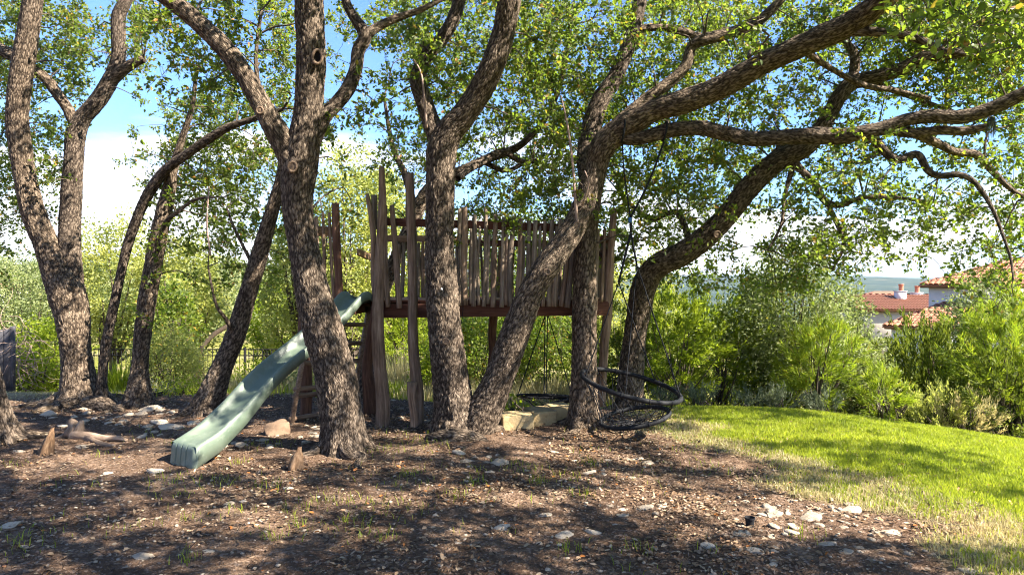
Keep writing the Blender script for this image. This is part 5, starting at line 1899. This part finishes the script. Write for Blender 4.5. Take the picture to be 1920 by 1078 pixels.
def shrub(name, label, cat, u, vtop, y, hw, style, mat, leaf=(.07, .04), lai=2.2, ry=None, group=None, seed=None, base_v=None, stems=6, frac=None, flowers=0, sink=0.0, trunk_h=0.0, trunk_r=.05):
    x = (u - CU) / F * y
    g = gz1(x, y) - sink
    top = ZC - (vtop - CV) / F * y
    H = top - g
    rx = hw / F * y
    ry = ry or rx * .8
    seed = seed or int(u * 3 + vtop)
    base = np.array((x, y, g))
    t = thing(name, label, cat, tuple(base), group)
    zc0 = g + trunk_h
    cz = zc0 + (H - trunk_h) * .52
    rz = (H - trunk_h) * .52
    L0, W0 = leaf
    N = int(2 * rx * (H - trunk_h) * lai / (L0 * W0 * .3))
    N = min(N, 42000)
    sw, sf = Acc(), Acc()
    if style == 'leaf':
        per = 26
        nc = max(20, N // per)
        cp, cd = crown_points(nc, np.array((x, y, cz)), rx, ry, rz, seed)
        R = max(.10, .13 * math.sqrt(rx))
        w = RNG.integers(0, nc, N)
        pos = cp[w] + RNG.normal(size=(N, 3)) * R
        dr = unit(cd[w] * .6 + rand_dirs(N))
        nr = unit(rand_dirs(N) + np.array((0, 0, .8)))
        Ls = L0 * RNG.uniform(.6, 1.3, N)
        v, f = leaf_mesh(pos, dr, nr, Ls, Ls * W0 / L0, False)
    elif style in ('spray', 'needle', 'upright'):
        per = 34 if style != 'needle' else 46
        nc = max(20, N // per)
        cp, cd = crown_points(nc, np.array((x, y, cz)), rx, ry, rz, seed, .35, .5)
        upv = {'spray': .55, 'needle': .8, 'upright': 1.6}[style]
        ax = unit(cd + np.array((0, 0, upv)) + rand_dirs(nc) * .45)
        ln = {'spray': .30, 'needle': .20, 'upright': .34}[style] * RNG.uniform(.6, 1.2, nc) * min(1.3, .6 + .4 * rx)
        w = RNG.integers(0, nc, N)
        s01 = RNG.uniform(0, 1, N)
        pos = cp[w] + ax[w] * (ln[w] * s01)[:, None] + RNG.normal(size=(N, 3)) * .022
        spread = {'spray': .75, 'needle': .7, 'upright': .45}[style]
        dr = unit(ax[w] + rand_dirs(N) * spread)
        nr = rand_dirs(N)
        Ls = L0 * RNG.uniform(.6, 1.3, N)
        v, f = leaf_mesh(pos, dr, nr, Ls, Ls * W0 / L0, False)
    elif style == 'grass':
        N = min(N, 9000)
        a = RNG.uniform(0, 2 * PI, N)
        rr = np.sqrt(RNG.uniform(0, 1, N))
        px_, py_ = x + np.cos(a) * rr * rx * .6, y + np.sin(a) * rr * ry * .6
        hh = H * RNG.uniform(.5, 1.05, N)
        dr = unit(np.stack([np.cos(a) * rr * .9, np.sin(a) * rr * .9, np.full(N, 1.4)], -1) + rand_dirs(N) * .25)
        s0 = RNG.uniform(0, .55, N)
        pos = np.stack([px_, py_, gz(px_, py_) - sink], -1) + dr * (hh * s0)[:, None]
        cp = pos[:8]
        v, f = leaf_mesh(pos, dr, rand_dirs(N), hh * .5, np.full(N, W0), False)
    link('foliage', mesh_np('foliage', v - base, f, M[mat]), t)
    if flowers:
        idx = RNG.integers(0, len(cp), flowers)
        fp = cp[idx] + RNG.normal(size=(flowers, 3)) * .06
        fp[:, 2] += .05
        v, f = leaf_mesh(fp, rand_dirs(flowers), rand_dirs(flowers), np.full(flowers, .035), np.full(flowers, .03), False)
        link('flower', mesh_np('flower', v - base, f, M['yellowflower']), t, kind='stuff')
    if style != 'grass':
        ends = cp[RNG.integers(0, len(cp), stems * 5)]
        rnd = np.random.default_rng(seed)
        if trunk_h > 0:
            v, f = tube(np.array([(x, y, g - .2, trunk_r * 1.3), (x + rnd.uniform(-.1, .1), y, g + trunk_h * .6, trunk_r), (x, y, zc0 + rz * .8, trunk_r * .6)]), .2, 8, False)
            sf.add(v, f)
            root0 = np.array((x, y, g + trunk_h * .7))
        else:
            root0 = None
        for i, e in enumerate(ends):
            b0 = root0 if root0 is not None else np.array((x + rnd.normal() * rx * .15, y + rnd.normal() * ry * .15, g - .05))
            m1 = b0 * .5 + e * .5 + np.array((rnd.normal() * .08, rnd.normal() * .08, -.05 * H))
            r0 = trunk_r * (.55 if trunk_h > 0 else .42)
            v, f = tube(np.array([list(b0) + [r0], list(m1) + [r0 * .6], list(e) + [r0 * .2]]), .25, 5, False)
            sf.add(v, f)
        v, f = sf.get()
        link('stem', mesh_np('stem', v - base, f, M['twig'], True), t)
    return t


def build_shrubs():
    gr = 'shrubs along the far lawn edge'
    # right bank, from left to right
    shrub('juniper_bush', 'bright yellow green juniper right behind the arching oak trunk', 'bush', 1262, 548, 12.6, 70, 'spray', 'juniper', (.10, .026), 2.0)
    shrub('juniper_bush', 'broad sunlit juniper in the middle of the bushes behind the web swing', 'bush', 1338, 552, 13.2, 74, 'spray', 'juniper', (.10, .026), 2.0)
    shrub('juniper_bush', 'dark juniper low behind the straight oak and the swing', 'bush', 1160, 590, 13.6, 80, 'spray', 'cedar', (.10, .026), 2.2)
    shrub('oak_shrub', 'tall grey green oak shrub in the centre of the lawn edge bushes', 'bush', 1480, 470, 13.0, 118, 'leaf', 'leaf_grey', (.07, .038), 1.9, trunk_h=.3)
    shrub('oak_shrub', 'dark oak shrub behind the broad sunlit juniper', 'bush', 1425, 530, 13.4, 60, 'leaf', 'leaf', (.075, .042), 2.0)
    shrub('oak_shrub', 'loose oak shrub in front of the red roofs, twigs poking up', 'bush', 1592, 535, 14.5, 46, 'leaf', 'leaf_grey', (.075, .042), 1.5)
    shrub('pine_sapling', 'young yellow green pine with long needles at the lawn edge', 'tree', 1532, 606, 11.7, 74, 'needle', 'needle', (.15, .013), 2.3, trunk_h=.1)
    shrub('pine_sapling', 'small yellow pine sapling low beside the dark cedar', 'tree', 1655, 690, 11.5, 42, 'needle', 'needle', (.14, .013), 2.0)
    shrub('oak_shrub', 'low green shrub squeezed between young pine and dark cedar', 'bush', 1612, 640, 12.3, 50, 'leaf', 'leaf_grey', (.06, .034), 2.2)
    shrub('cedar_bush', 'dense dark green upright cedar below the tiled roofs', 'bush', 1745, 632, 13.4, 88, 'upright', 'cedar', (.12, .026), 3.0)
    shrub('oak_shrub', 'grey green oak crown covering the white house wall', 'tree', 1850, 530, 17.0, 88, 'leaf', 'leaf_grey', (.085, .046), 2.2, trunk_h=1.0)
    shrub('pine_sapling', 'large olive pine at the right picture edge', 'tree', 1895, 560, 12.2, 105, 'needle', 'needle', (.15, .013), 2.0, trunk_h=.2)
    shrub('cedar_bush', 'dark cedar in the lower right corner under the pine', 'bush', 1900, 690, 11.6, 95, 'spray', 'cedar', (.10, .026), 2.4)
    for u, vt, y, hw, st, mt, lf, lab in ((2060, 600, 12.0, 110, 'spray', 'cedar', (.10, .026), 'dark cedar just past the right picture edge beside the olive pine'), (2220, 580, 12.6, 120, 'needle', 'needle', (.15, .013), 'yellow green pine past the right picture edge'),
                                          (2380, 600, 12.8, 110, 'spray', 'juniper', (.10, .026), 'bright juniper well past the right picture edge'), (2150, 560, 16, 130, 'leaf', 'leaf_grey', (.085, .046), 'grey green oak shrub behind the cedar past the right picture edge')):
        shrub('edge_shrub', lab, 'bush', u, vt, y, hw, st, mt, lf, 1.8)
    shrub('weed_clump', 'dry brownish weeds in front of the dark cedar', 'plant', 1765, 745, 11.6, 70, 'upright', 'leaf_lit', (.06, .016), 1.6)
    shrub('weed_clump', 'pale dry weeds left of the lower right cedar', 'plant', 1820, 750, 11.3, 50, 'upright', 'drygrass', (.07, .014), 1.1)
    for u, vt, lab in ((1315, 740, 'grey sage clump nearest the juniper at the lawn edge'), (1400, 748, 'grey sage clump left of the young pine'), (1462, 745, 'grey sage clump in the middle of the lawn edge row'), (1545, 742, 'grey sage clump right under the young pine'), (1240, 745, 'grey sage clump behind the web swing')):
        shrub('sage_clump', lab, 'plant', u, vt, 11.0, 28, 'upright', 'sage', (.06, .012), 2.0, group='sage clumps at the lawn edge')
    for u, vt, y, hw, lab in ((1290, 640, 15.5, 90, 'dark juniper behind the bright juniper next to the arching oak'), (1400, 600, 16.5, 110, 'dark juniper filling the gap between broad juniper and tall oak shrub'),
                              (1560, 600, 17, 90, 'dark juniper behind the young pine'), (1690, 640, 16, 70, 'dark juniper left behind the dense upright cedar'), (1820, 640, 16, 100, 'dark juniper between the upright cedar and the olive pine')):
        shrub('juniper_bush', lab, 'bush', u, vt, y, hw, 'spray', 'cedar', (.11, .03), 1.8, group='junipers behind the lawn edge bushes')
    # behind the treehouse
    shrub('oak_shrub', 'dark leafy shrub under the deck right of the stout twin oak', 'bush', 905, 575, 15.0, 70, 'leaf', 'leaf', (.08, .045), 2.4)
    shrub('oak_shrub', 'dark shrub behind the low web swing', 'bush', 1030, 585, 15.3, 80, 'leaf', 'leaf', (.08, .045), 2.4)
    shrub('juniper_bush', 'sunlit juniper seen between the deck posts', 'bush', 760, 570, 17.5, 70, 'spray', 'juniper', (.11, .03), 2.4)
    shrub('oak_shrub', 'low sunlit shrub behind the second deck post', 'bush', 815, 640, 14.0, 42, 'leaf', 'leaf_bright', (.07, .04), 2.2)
    shrub('weed_clump', 'feathery green weeds between the two tall deck posts', 'plant', 745, 705, 13.0, 30, 'grass', 'leaf_bright', (.2, .014), 1.5)
    shrub('weed_clump', 'tall straw coloured grass clump behind the deck posts', 'plant', 760, 650, 15.2, 60, 'grass', 'drygrass', (.25, .016), 1.3)
    shrub('weed_clump', 'pale seedy grass behind the stone blocks', 'plant', 1040, 690, 14.5, 90, 'grass', 'drygrass', (.25, .016), 1.3)
    shrub('seedling', 'single bright green seedling behind the stone blocks', 'plant', 962, 745, 9.4, 14, 'leaf', 'leaf_bright', (.06, .04), 1.2, stems=2)
    # left side
    shrub('bright_shrub', 'bright yellow green shrub left of the double stemmed oak', 'bush', 92, 600, 15.0, 62, 'leaf', 'leaf_bright', (.08, .045), 2.2)
    shrub('bright_shrub', 'low green shrub at the foot of the tangled vine', 'bush', 62, 655, 14.2, 44, 'leaf', 'leaf_bright', (.08, .045), 2.0)
    shrub('yucca', 'spiky yellow green grass plant behind the leafy oak', 'plant', 228, 665, 13.2, 40, 'grass', 'leaf_bright', (.3, .02), 1.6)
    shrub('goldenrod', 'yellow flowering shrub right of the leafy oak', 'bush', 312, 622, 13.2, 56, 'leaf', 'leaf_lit', (.06, .025), 2.0, flowers=220)
    shrub('goldenrod', 'second yellow flowering shrub, touching the iron fence', 'bush', 362, 660, 13.8, 34, 'leaf', 'leaf_lit', (.06, .025), 1.8, flowers=130)
    shrub('bright_shrub', 'light green shrub in front of the iron fence', 'bush', 468, 685, 14.5, 44, 'leaf', 'leaf_bright', (.07, .04), 1.8)
    shrub('bright_shrub', 'pale low shrub behind the middle of the slide', 'bush', 540, 690, 13.5, 46, 'leaf', 'leaf_grey', (.06, .034), 1.8)
    shrub('bright_shrub', 'grey green ground shrub at the foot of the leafy oak', 'bush', 285, 728, 11.6, 34, 'leaf', 'sage', (.05, .03), 1.8)
    shrub('bright_shrub', 'low green shrub between flowering shrub and leaning oak', 'bush', 345, 715, 12.2, 46, 'leaf', 'leaf_bright', (.05, .03), 1.8)
    shrub('bright_shrub', 'shrub in the rubble behind the leaning oak trunk', 'bush', 615, 705, 12.8, 42, 'leaf', 'leaf_bright', (.06, .034), 1.5)
    # trees beyond the fence
    tg = 'trees beyond the iron fence'
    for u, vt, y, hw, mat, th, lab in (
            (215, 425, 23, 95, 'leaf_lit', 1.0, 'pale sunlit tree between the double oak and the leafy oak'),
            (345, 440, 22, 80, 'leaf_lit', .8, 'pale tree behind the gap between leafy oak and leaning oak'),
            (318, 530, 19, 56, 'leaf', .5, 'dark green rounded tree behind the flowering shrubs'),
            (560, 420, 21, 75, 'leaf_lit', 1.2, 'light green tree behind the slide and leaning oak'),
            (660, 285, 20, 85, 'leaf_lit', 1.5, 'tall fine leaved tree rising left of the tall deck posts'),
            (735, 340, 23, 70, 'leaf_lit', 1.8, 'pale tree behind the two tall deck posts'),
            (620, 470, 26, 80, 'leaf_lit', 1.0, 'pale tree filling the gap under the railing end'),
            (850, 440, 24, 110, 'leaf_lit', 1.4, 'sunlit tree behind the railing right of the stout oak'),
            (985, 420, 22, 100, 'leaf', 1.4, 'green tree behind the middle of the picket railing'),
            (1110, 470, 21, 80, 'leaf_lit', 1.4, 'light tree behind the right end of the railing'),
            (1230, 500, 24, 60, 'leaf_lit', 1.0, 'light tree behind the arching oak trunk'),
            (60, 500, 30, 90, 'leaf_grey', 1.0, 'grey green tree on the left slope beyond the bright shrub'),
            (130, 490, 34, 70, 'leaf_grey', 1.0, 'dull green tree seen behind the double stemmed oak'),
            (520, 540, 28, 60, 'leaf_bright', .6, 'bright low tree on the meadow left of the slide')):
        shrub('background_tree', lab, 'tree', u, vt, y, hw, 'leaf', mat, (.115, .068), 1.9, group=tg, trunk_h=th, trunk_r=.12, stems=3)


build_shrubs()


def build_woods():
    """far wooded slopes: too many and too far to count"""
    acc = Acc()
    rnd = np.random.default_rng(5)
    spots = []
    for _ in range(130):
        y = rnd.uniform(42, 170)
        x = y * rnd.uniform(-.95, -.16)
        spots.append((x, y, rnd.uniform(1.6, 3.2), .30))
    for _ in range(120):
        y = rnd.uniform(35, 260)
        x = y * rnd.uniform(-.15, .95)
        if 20 < x - (y - 52) * .2 and 44 < y < 88:
            continue
        spots.append((x, y, rnd.uniform(1.6, 2.6), .34))
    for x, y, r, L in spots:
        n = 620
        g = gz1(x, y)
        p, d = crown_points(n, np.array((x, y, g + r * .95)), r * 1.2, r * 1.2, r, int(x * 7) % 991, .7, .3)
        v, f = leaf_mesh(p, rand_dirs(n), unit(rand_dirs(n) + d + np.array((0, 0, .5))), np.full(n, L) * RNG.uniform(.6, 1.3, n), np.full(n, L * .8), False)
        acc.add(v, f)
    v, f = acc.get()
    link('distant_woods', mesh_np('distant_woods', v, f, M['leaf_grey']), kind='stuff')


build_woods()


# ------------------------------------------------------------------ fences
def build_fences():
    base = np.array((-5.0, 18.0, gz1(-5.0, 18.0)))
    t = thing('iron_fence', 'black iron picket fence across the meadow behind the leaning oak', 'fence', tuple(base))
    x0, x1, y = -11.5, -2.5, 18.0
    zt = 1.9 - (655 - 528) / F * 18.0
    zb = zt - 1.15

    def sbox(a, b, w):
        v, f, _ = board_mesh(a, b, w, w, (0, 1, 0) if abs(b[2] - a[2]) > .3 else (0, 0, 1), .003)
        return v, f
    for z in (zt, zt - .16, zb + .14):
        v, f = sbox((x0, y, z), (x1, y, z), .028)
        link('rail', mesh_np('rail', v - base, f, M['iron']), t)
    v, f = sbox((0, 0, 0), (0, 0, 1.15), .017)
    me = mesh_np('picket', v, f, M['iron'])
    n = int((x1 - x0) / .12)
    for i in range(n + 1):
        x = x0 + i * .12
        o = link('picket', me, t)
        o.location = (x - base[0], y - base[1], zb - base[2])
    v, f = sbox((0, 0, 0), (0, 0, 1.55), .055)
    me = mesh_np('post', v, f, M['iron'])
    for i in range(5):
        o = link('post', me, t)
        o.location = (x0 + 2.2 * i - base[0] + .06, y - base[1], zb - .35 - base[2])
    # dark board fence at the left edge
    b = P(0, 715, 13.0)
    base = np.array((b[0], b[1], gz1(b[0], b[1])))
    t = thing('board_fence', 'dark grey board fence end cut off by the left picture edge', 'fence', tuple(base))
    for i in range(14):
        x = b[0] + .13 - i * .125
        put_board('board', (x, 13.0, base[2] - .02), (x, 13.0, base[2] + 1.22 + random.uniform(-.01, .01)), .118, .022, 'greylog', t, base, up=(0, 1, 0)).data.materials[0] = M['darkboard']
    for z in (.25, 1.0):
        put_board('rail', (b[0] + .15, 13.045, base[2] + z), (b[0] - 1.7, 13.045, base[2] + z), .04, .09, 'greylog', t, base).data.materials[0] = M['darkboard']
    put_board('post', (b[0] + .22, 13.03, base[2] - .1), (b[0] + .22, 13.03, base[2] + 1.28), .07, .07, 'greylog', t, base, up=(0, 1, 0)).data.materials[0] = M['darkboard']
    # bare vine tangled on the fence end
    q = P(40, 705, 13.3)
    base = np.array((q[0], q[1], gz1(q[0], q[1])))
    t = thing('vine_tangle', 'tangle of bare brown vine stems spilling over the dark fence end', 'plant', tuple(base))
    rnd = np.random.default_rng(8)
    for i in range(60):
        a = base + np.array((rnd.uniform(-.35, .25), rnd.uniform(-.2, .2), rnd.uniform(.3, 1.3)))
        pts = [list(a) + [.008]]
        d = unit(rnd.normal(size=(1, 3)))[0]
        for k in range(6):
            d = unit((d + rnd.normal(size=3) * .55 + np.array((0, 0, -.12)))[None])[0]
            a = a + d * .16
            a[2] = max(a[2], base[2] + .05)
            a[0] = np.clip(a[0], base[0] - .5, base[0] + .55)
            pts.append(list(a) + [.007 - .0008 * k])
        v, f = tube(np.array(pts), .06, 4)
        link('vine', mesh_np('vine', v - base, f, M['driftvine'], True), t)
    # dead limb low behind the fence
    lp = pts_px([(458, 560, 17.0, 2), (440, 596, 16.9, 3), (425, 612, 16.8, 4), (405, 624, 16.7, 4.5), (388, 640, 16.6, 4), (374, 664, 16.5, 4), (368, 720, 16.5, 5)])
    q = lp[-1, :3].copy()
    v, f, bc = log_mesh(lp, 44, 10, .06, .12)
    link('dead_limb', mesh_np('dead_limb', v - q, f, M['deadwood'], True, {'bark': ('FLOAT_VECTOR', bc)}), None, tuple(q), label='bent bare limb growing sideways behind the iron fence', category='tree limb')


build_fences()


# ------------------------------------------------------------------ houses
def tile_mesh(w, l):
    n = 6
    V, Fc = [], []
    for j, (yy, zz) in enumerate(((0, .03), (l, .0))):
        for i in range(n + 1):
            a = PI * i / n
            V.append((-math.cos(a) * w / 2 * .98, yy, zz + math.sin(a) * w * .38))
        V.append((w / 2 * .98, yy, zz - .02))
        V.append((-w / 2 * .98, yy, zz - .02))
    k = n + 3
    for i in range(k):
        Fc.append((i, (i + 1) % k, k + (i + 1) % k, k + i))
    for i in range(n // 2):
        Fc.append((i, n - i, n - i - 1, i + 1)[::-1])
    return mesh_np('tile', np.array(V), np.array(Fc), M['tile'], False)


def tiled_slope(root, base, a, b, c, d, tw=.34, tl=.55, stuff=False, poly=None):
    """rows of barrel tiles on the slope a(eave left) b(eave right) c(ridge right) d(ridge left)"""
    a, b, c, d = [np.array(q, float) for q in (a, b, c, d)]
    roof = link('roof', mesh_np('roof', np.array([a, b, c, d, a - (0, 0, .1), b - (0, 0, .1), c - (0, 0, .1), d - (0, 0, .1)]) - base,
                                np.array([(0, 1, 2, 3), (4, 7, 6, 5), (0, 4, 5, 1), (1, 5, 6, 2), (2, 6, 7, 3), (3, 7, 4, 0)]), M['tile']), root)
    ex = unit((b - a)[None])[0]
    up = (c + d) / 2 - (a + b) / 2
    sl = up - ex * up.dot(ex)
    Ls = np.linalg.norm(sl)
    ey = sl / Ls
    ez = np.cross(ex, ey)
    W = np.linalg.norm(b - a)
    nr, nc = int(Ls / tl), int(W / tw)
    me = tile_mesh(tw, tl * 1.06)
    R = np.array((ex, ey, ez)).T
    acc = Acc()
    for r in range(nr):
        k = (r + .5) / nr
        lo, hi = a + (d - a) * k, b + (c - b) * k
        x0, x1 = (lo - a).dot(ex), (hi - a).dot(ex)
        for q in range(nc):
            x = (q + .5) * W / nc
            if x < x0 or x > x1:
                continue
            p = a + ex * x + ey * (r * Ls / nr) + ez * (.03 + random.uniform(-.006, .006))
            if stuff:
                vv = np.array([v.co[:] for v in me.vertices]) @ R.T + p
                ff = np.array([list(pp.vertices) for pp in me.polygons])
                acc.add(vv - base, ff)
            else:
                o = link('tile', me, roof)
                o.matrix_local = Matrix.Translation(Vector(p - base)) @ Matrix(R.tolist()).to_4x4()
    if stuff and acc.n:
        v, f = acc.get()
        link('tile', mesh_np('tile', v, f, M['tile']), roof, kind='stuff')


def box_np(x0, x1, y0, y1, z0, z1):
    v = np.array([(x, y, z) for z in (z0, z1) for x, y in ((x0, y0), (x1, y0), (x1, y1), (x0, y1))])
    f = np.array([(0, 3, 2, 1), (4, 5, 6, 7), (0, 1, 5, 4), (1, 2, 6, 5), (2, 3, 7, 6), (3, 0, 4, 7)])
    return v, f


def hip(root, base, x0, x1, y0, y1, z, pitch, stuff_sides=True, tw=.34, tl=.55, front_stuff=False):
    h = (y1 - y0) / 2 * math.tan(pitch)
    m = (y1 - y0) / 2
    r0, r1 = (x0 + m, (y0 + y1) / 2, z + h), (x1 - m, (y0 + y1) / 2, z + h)
    tiled_slope(root, base, (x0, y0, z), (x1, y0, z), r1, r0, tw, tl, front_stuff)
    tiled_slope(root, base, (x0, y1, z), (x0, y0, z), r0, r0, tw, tl, stuff_sides)
    tiled_slope(root, base, (x1, y1, z), (x0, y1, z), r0, r1, tw * 2, tl * 2, True)
    tiled_slope(root, base, (x1, y0, z), (x1, y1, z), r1, r1, tw * 2, tl * 2, True)


def build_houses():
    # nearer house on the right
    base = np.array((31.5, 51.6, gz1(34, 52)))
    t = thing('house', 'pale stucco house with clay tile roofs behind the grey green oak on the right', 'house', tuple(base))
    v, f = box_np(31.5, 41.5, 51.6, 60, base[2] - 1.5, 1.42)
    link('wall', mesh_np('wall', v - base, f, M['stucco']), t)
    v, f = box_np(30.75, 36.3, 46.65, 51.6, base[2] - 1.5, -1.50)
    link('wall', mesh_np('wall', v - base, f, M['stucco']), t)
    v, f = box_np(31.05, 42.0, 51.2, 60.5, 1.42, 1.62)
    link('fascia', mesh_np('fascia', v - base, f, M['fascia']), t)
    v, f = box_np(30.4, 36.6, 46.3, 51.58, -1.50, -1.36)
    link('fascia', mesh_np('fascia', v - base, f, M['fascia']), t)
    hip(t, base, 30.95, 42.1, 51.1, 60.6, 1.63, math.radians(22), True)
    tiled_slope(t, base, (30.3, 46.2, -1.3), (36.7, 46.2, -1.3), (36.7, 51.55, .30), (32.6, 51.55, .30))
    tiled_slope(t, base, (30.3, 51.55, -1.3), (30.3, 46.2, -1.3), (32.6, 51.55, .30), (32.6, 51.55, .30), stuff=True)
    for x in (36.0, 39.0):
        v, f = box_np(x, x + 1.1, 51.55, 51.7, -.6, .9)
        w = link('window', mesh_np('window', v - base, f, M['fascia']), t)
        v, f = box_np(x + .08, x + 1.02, 51.52, 51.56, -.5, .8)
        link('pane', mesh_np('pane', v - base, f, M['glass']), w)
    t.rotation_euler = (0, 0, math.radians(-50))
    # second house, lower down the slope
    base = np.array((44.0, 78.0, gz1(44, 78)))
    t = thing('house', 'house with a long red clay roof and two chimneys, left of the pale stucco house', 'house', tuple(base))
    v, f = box_np(38.6, 52, 75.6, 84, base[2] - 2, -1.45)
    link('wall', mesh_np('wall', v - base, f, M['stucco_tan']), t)
    v, f = box_np(38.1, 52.5, 75.1, 84.5, -1.45, -1.25)
    link('fascia', mesh_np('fascia', v - base, f, M['fascia']), t)
    tiled_slope(t, base, (38.0, 75.0, -1.24), (52.6, 75.0, -1.24), (52.6, 79.8, .25), (38.0, 79.8, .25), stuff=True)
    tiled_slope(t, base, (52.6, 84.6, -1.24), (38.0, 84.6, -1.24), (38.0, 79.8, .25), (52.6, 79.8, .25), .7, 1.1, stuff=True)
    for x, y, zt in ((44.7, 78.6, .75), (47.5, 80.2, .55)):
        v, f = box_np(x - .5, x + .5, y - .4, y + .4, -.6, zt)
        ch = link('chimney', mesh_np('chimney', v - base, f, M['stucco']), t)
        v, f = box_np(x - .56, x + .56, y - .46, y + .46, zt, zt + .08)
        link('cap', mesh_np('cap', v - base, f, M['stucco']), ch)
        v, f = tube(np.array([(x + .1, y, zt + .08, .26), (x + .1, y, zt + .7, .24), (x + .1, y, zt + .74, .30), (x + .1, y, zt + .86, .28)]), .1, 12)
        link('chimney_pot', mesh_np('chimney_pot', v - base, f, M['pot'], True), ch)
    # tiny houses across the valley and one on the left slope
    def small(x, y, w, d, z0, h, label, rh=1.6):
        base = np.array((x, y, z0))
        t = thing('distant_house', label, 'house', tuple(base), 'small houses far across the valley')
        v, f = box_np(x - w / 2, x + w / 2, y - d / 2, y + d / 2, z0 - 4, z0 + h)
        link('wall', mesh_np('wall', v - base, f, M['stucco']), t)
        V = np.array([(x - w / 2 - .5, y - d / 2 - .5, z0 + h), (x + w / 2 + .5, y - d / 2 - .5, z0 + h), (x + w / 2 + .5, y + d / 2 + .5, z0 + h), (x - w / 2 - .5, y + d / 2 + .5, z0 + h), (x - w * .25, y, z0 + h + rh), (x + w * .25, y, z0 + h + rh)])
        me = bpy.data.meshes.new('roof')
        me.from_pydata([tuple(q - base) for q in V], [], [(0, 1, 5, 4), (1, 2, 5), (2, 3, 4, 5), (3, 0, 4), (3, 2, 1, 0)])
        me.materials.append(M['tile'])
        link('roof', me, t)
        for k in (-.28, .05, .3):
            v, f = box_np(x + k * w - .6, x + k * w + .6, y - d / 2 - .05, y - d / 2 + .05, z0 + h - 2.4, z0 + h - .9)
            link('window', mesh_np('window', v - base, f, M['glass']), t)
    for u, vt, y, w, lab in ((1656, 546, 300, 16, 'tiny pink roofed house far off above the red clay roof'), (1672, 553, 260, 15, 'second tiny house far off, in front of the pink roofed one'), (1632, 556, 280, 14, 'leftmost tiny house far off behind the loose oak shrub'),
                             (1690, 558, 240, 13, 'tiny house far off beside the first chimney')):
        z = ZC - (vt - CV) / F * y
        small((u - CU) / F * y, y, w, 9, z - 5, 3.4, lab)
    y = 95
    small((4 - CU) / F * y, y, 4.0, 6, ZC - (528 - CV) / F * y - 3.4, 2.4, 'small roof showing among the trees on the left slope', 1.0)


build_houses()


# ------------------------------------------------------------------ air
def build_haze():
    v, f = box_np(-7600, 7600, -120, 8800, -110, 120)
    m = bpy.data.materials.new('haze_air')
    m.use_nodes = True
    m.node_tree.nodes.clear()
    w = NT(m.node_tree)
    out = w.n('ShaderNodeOutputMaterial')
    p = w.n('ShaderNodeVolumePrincipled', Color=(0.62, 0.80, 1.0, 1), Density=0.00006)
    w.link(p.outputs[0], out.inputs[1])
    link('haze', mesh_np('haze', v, f, m), kind='stuff')


build_haze()
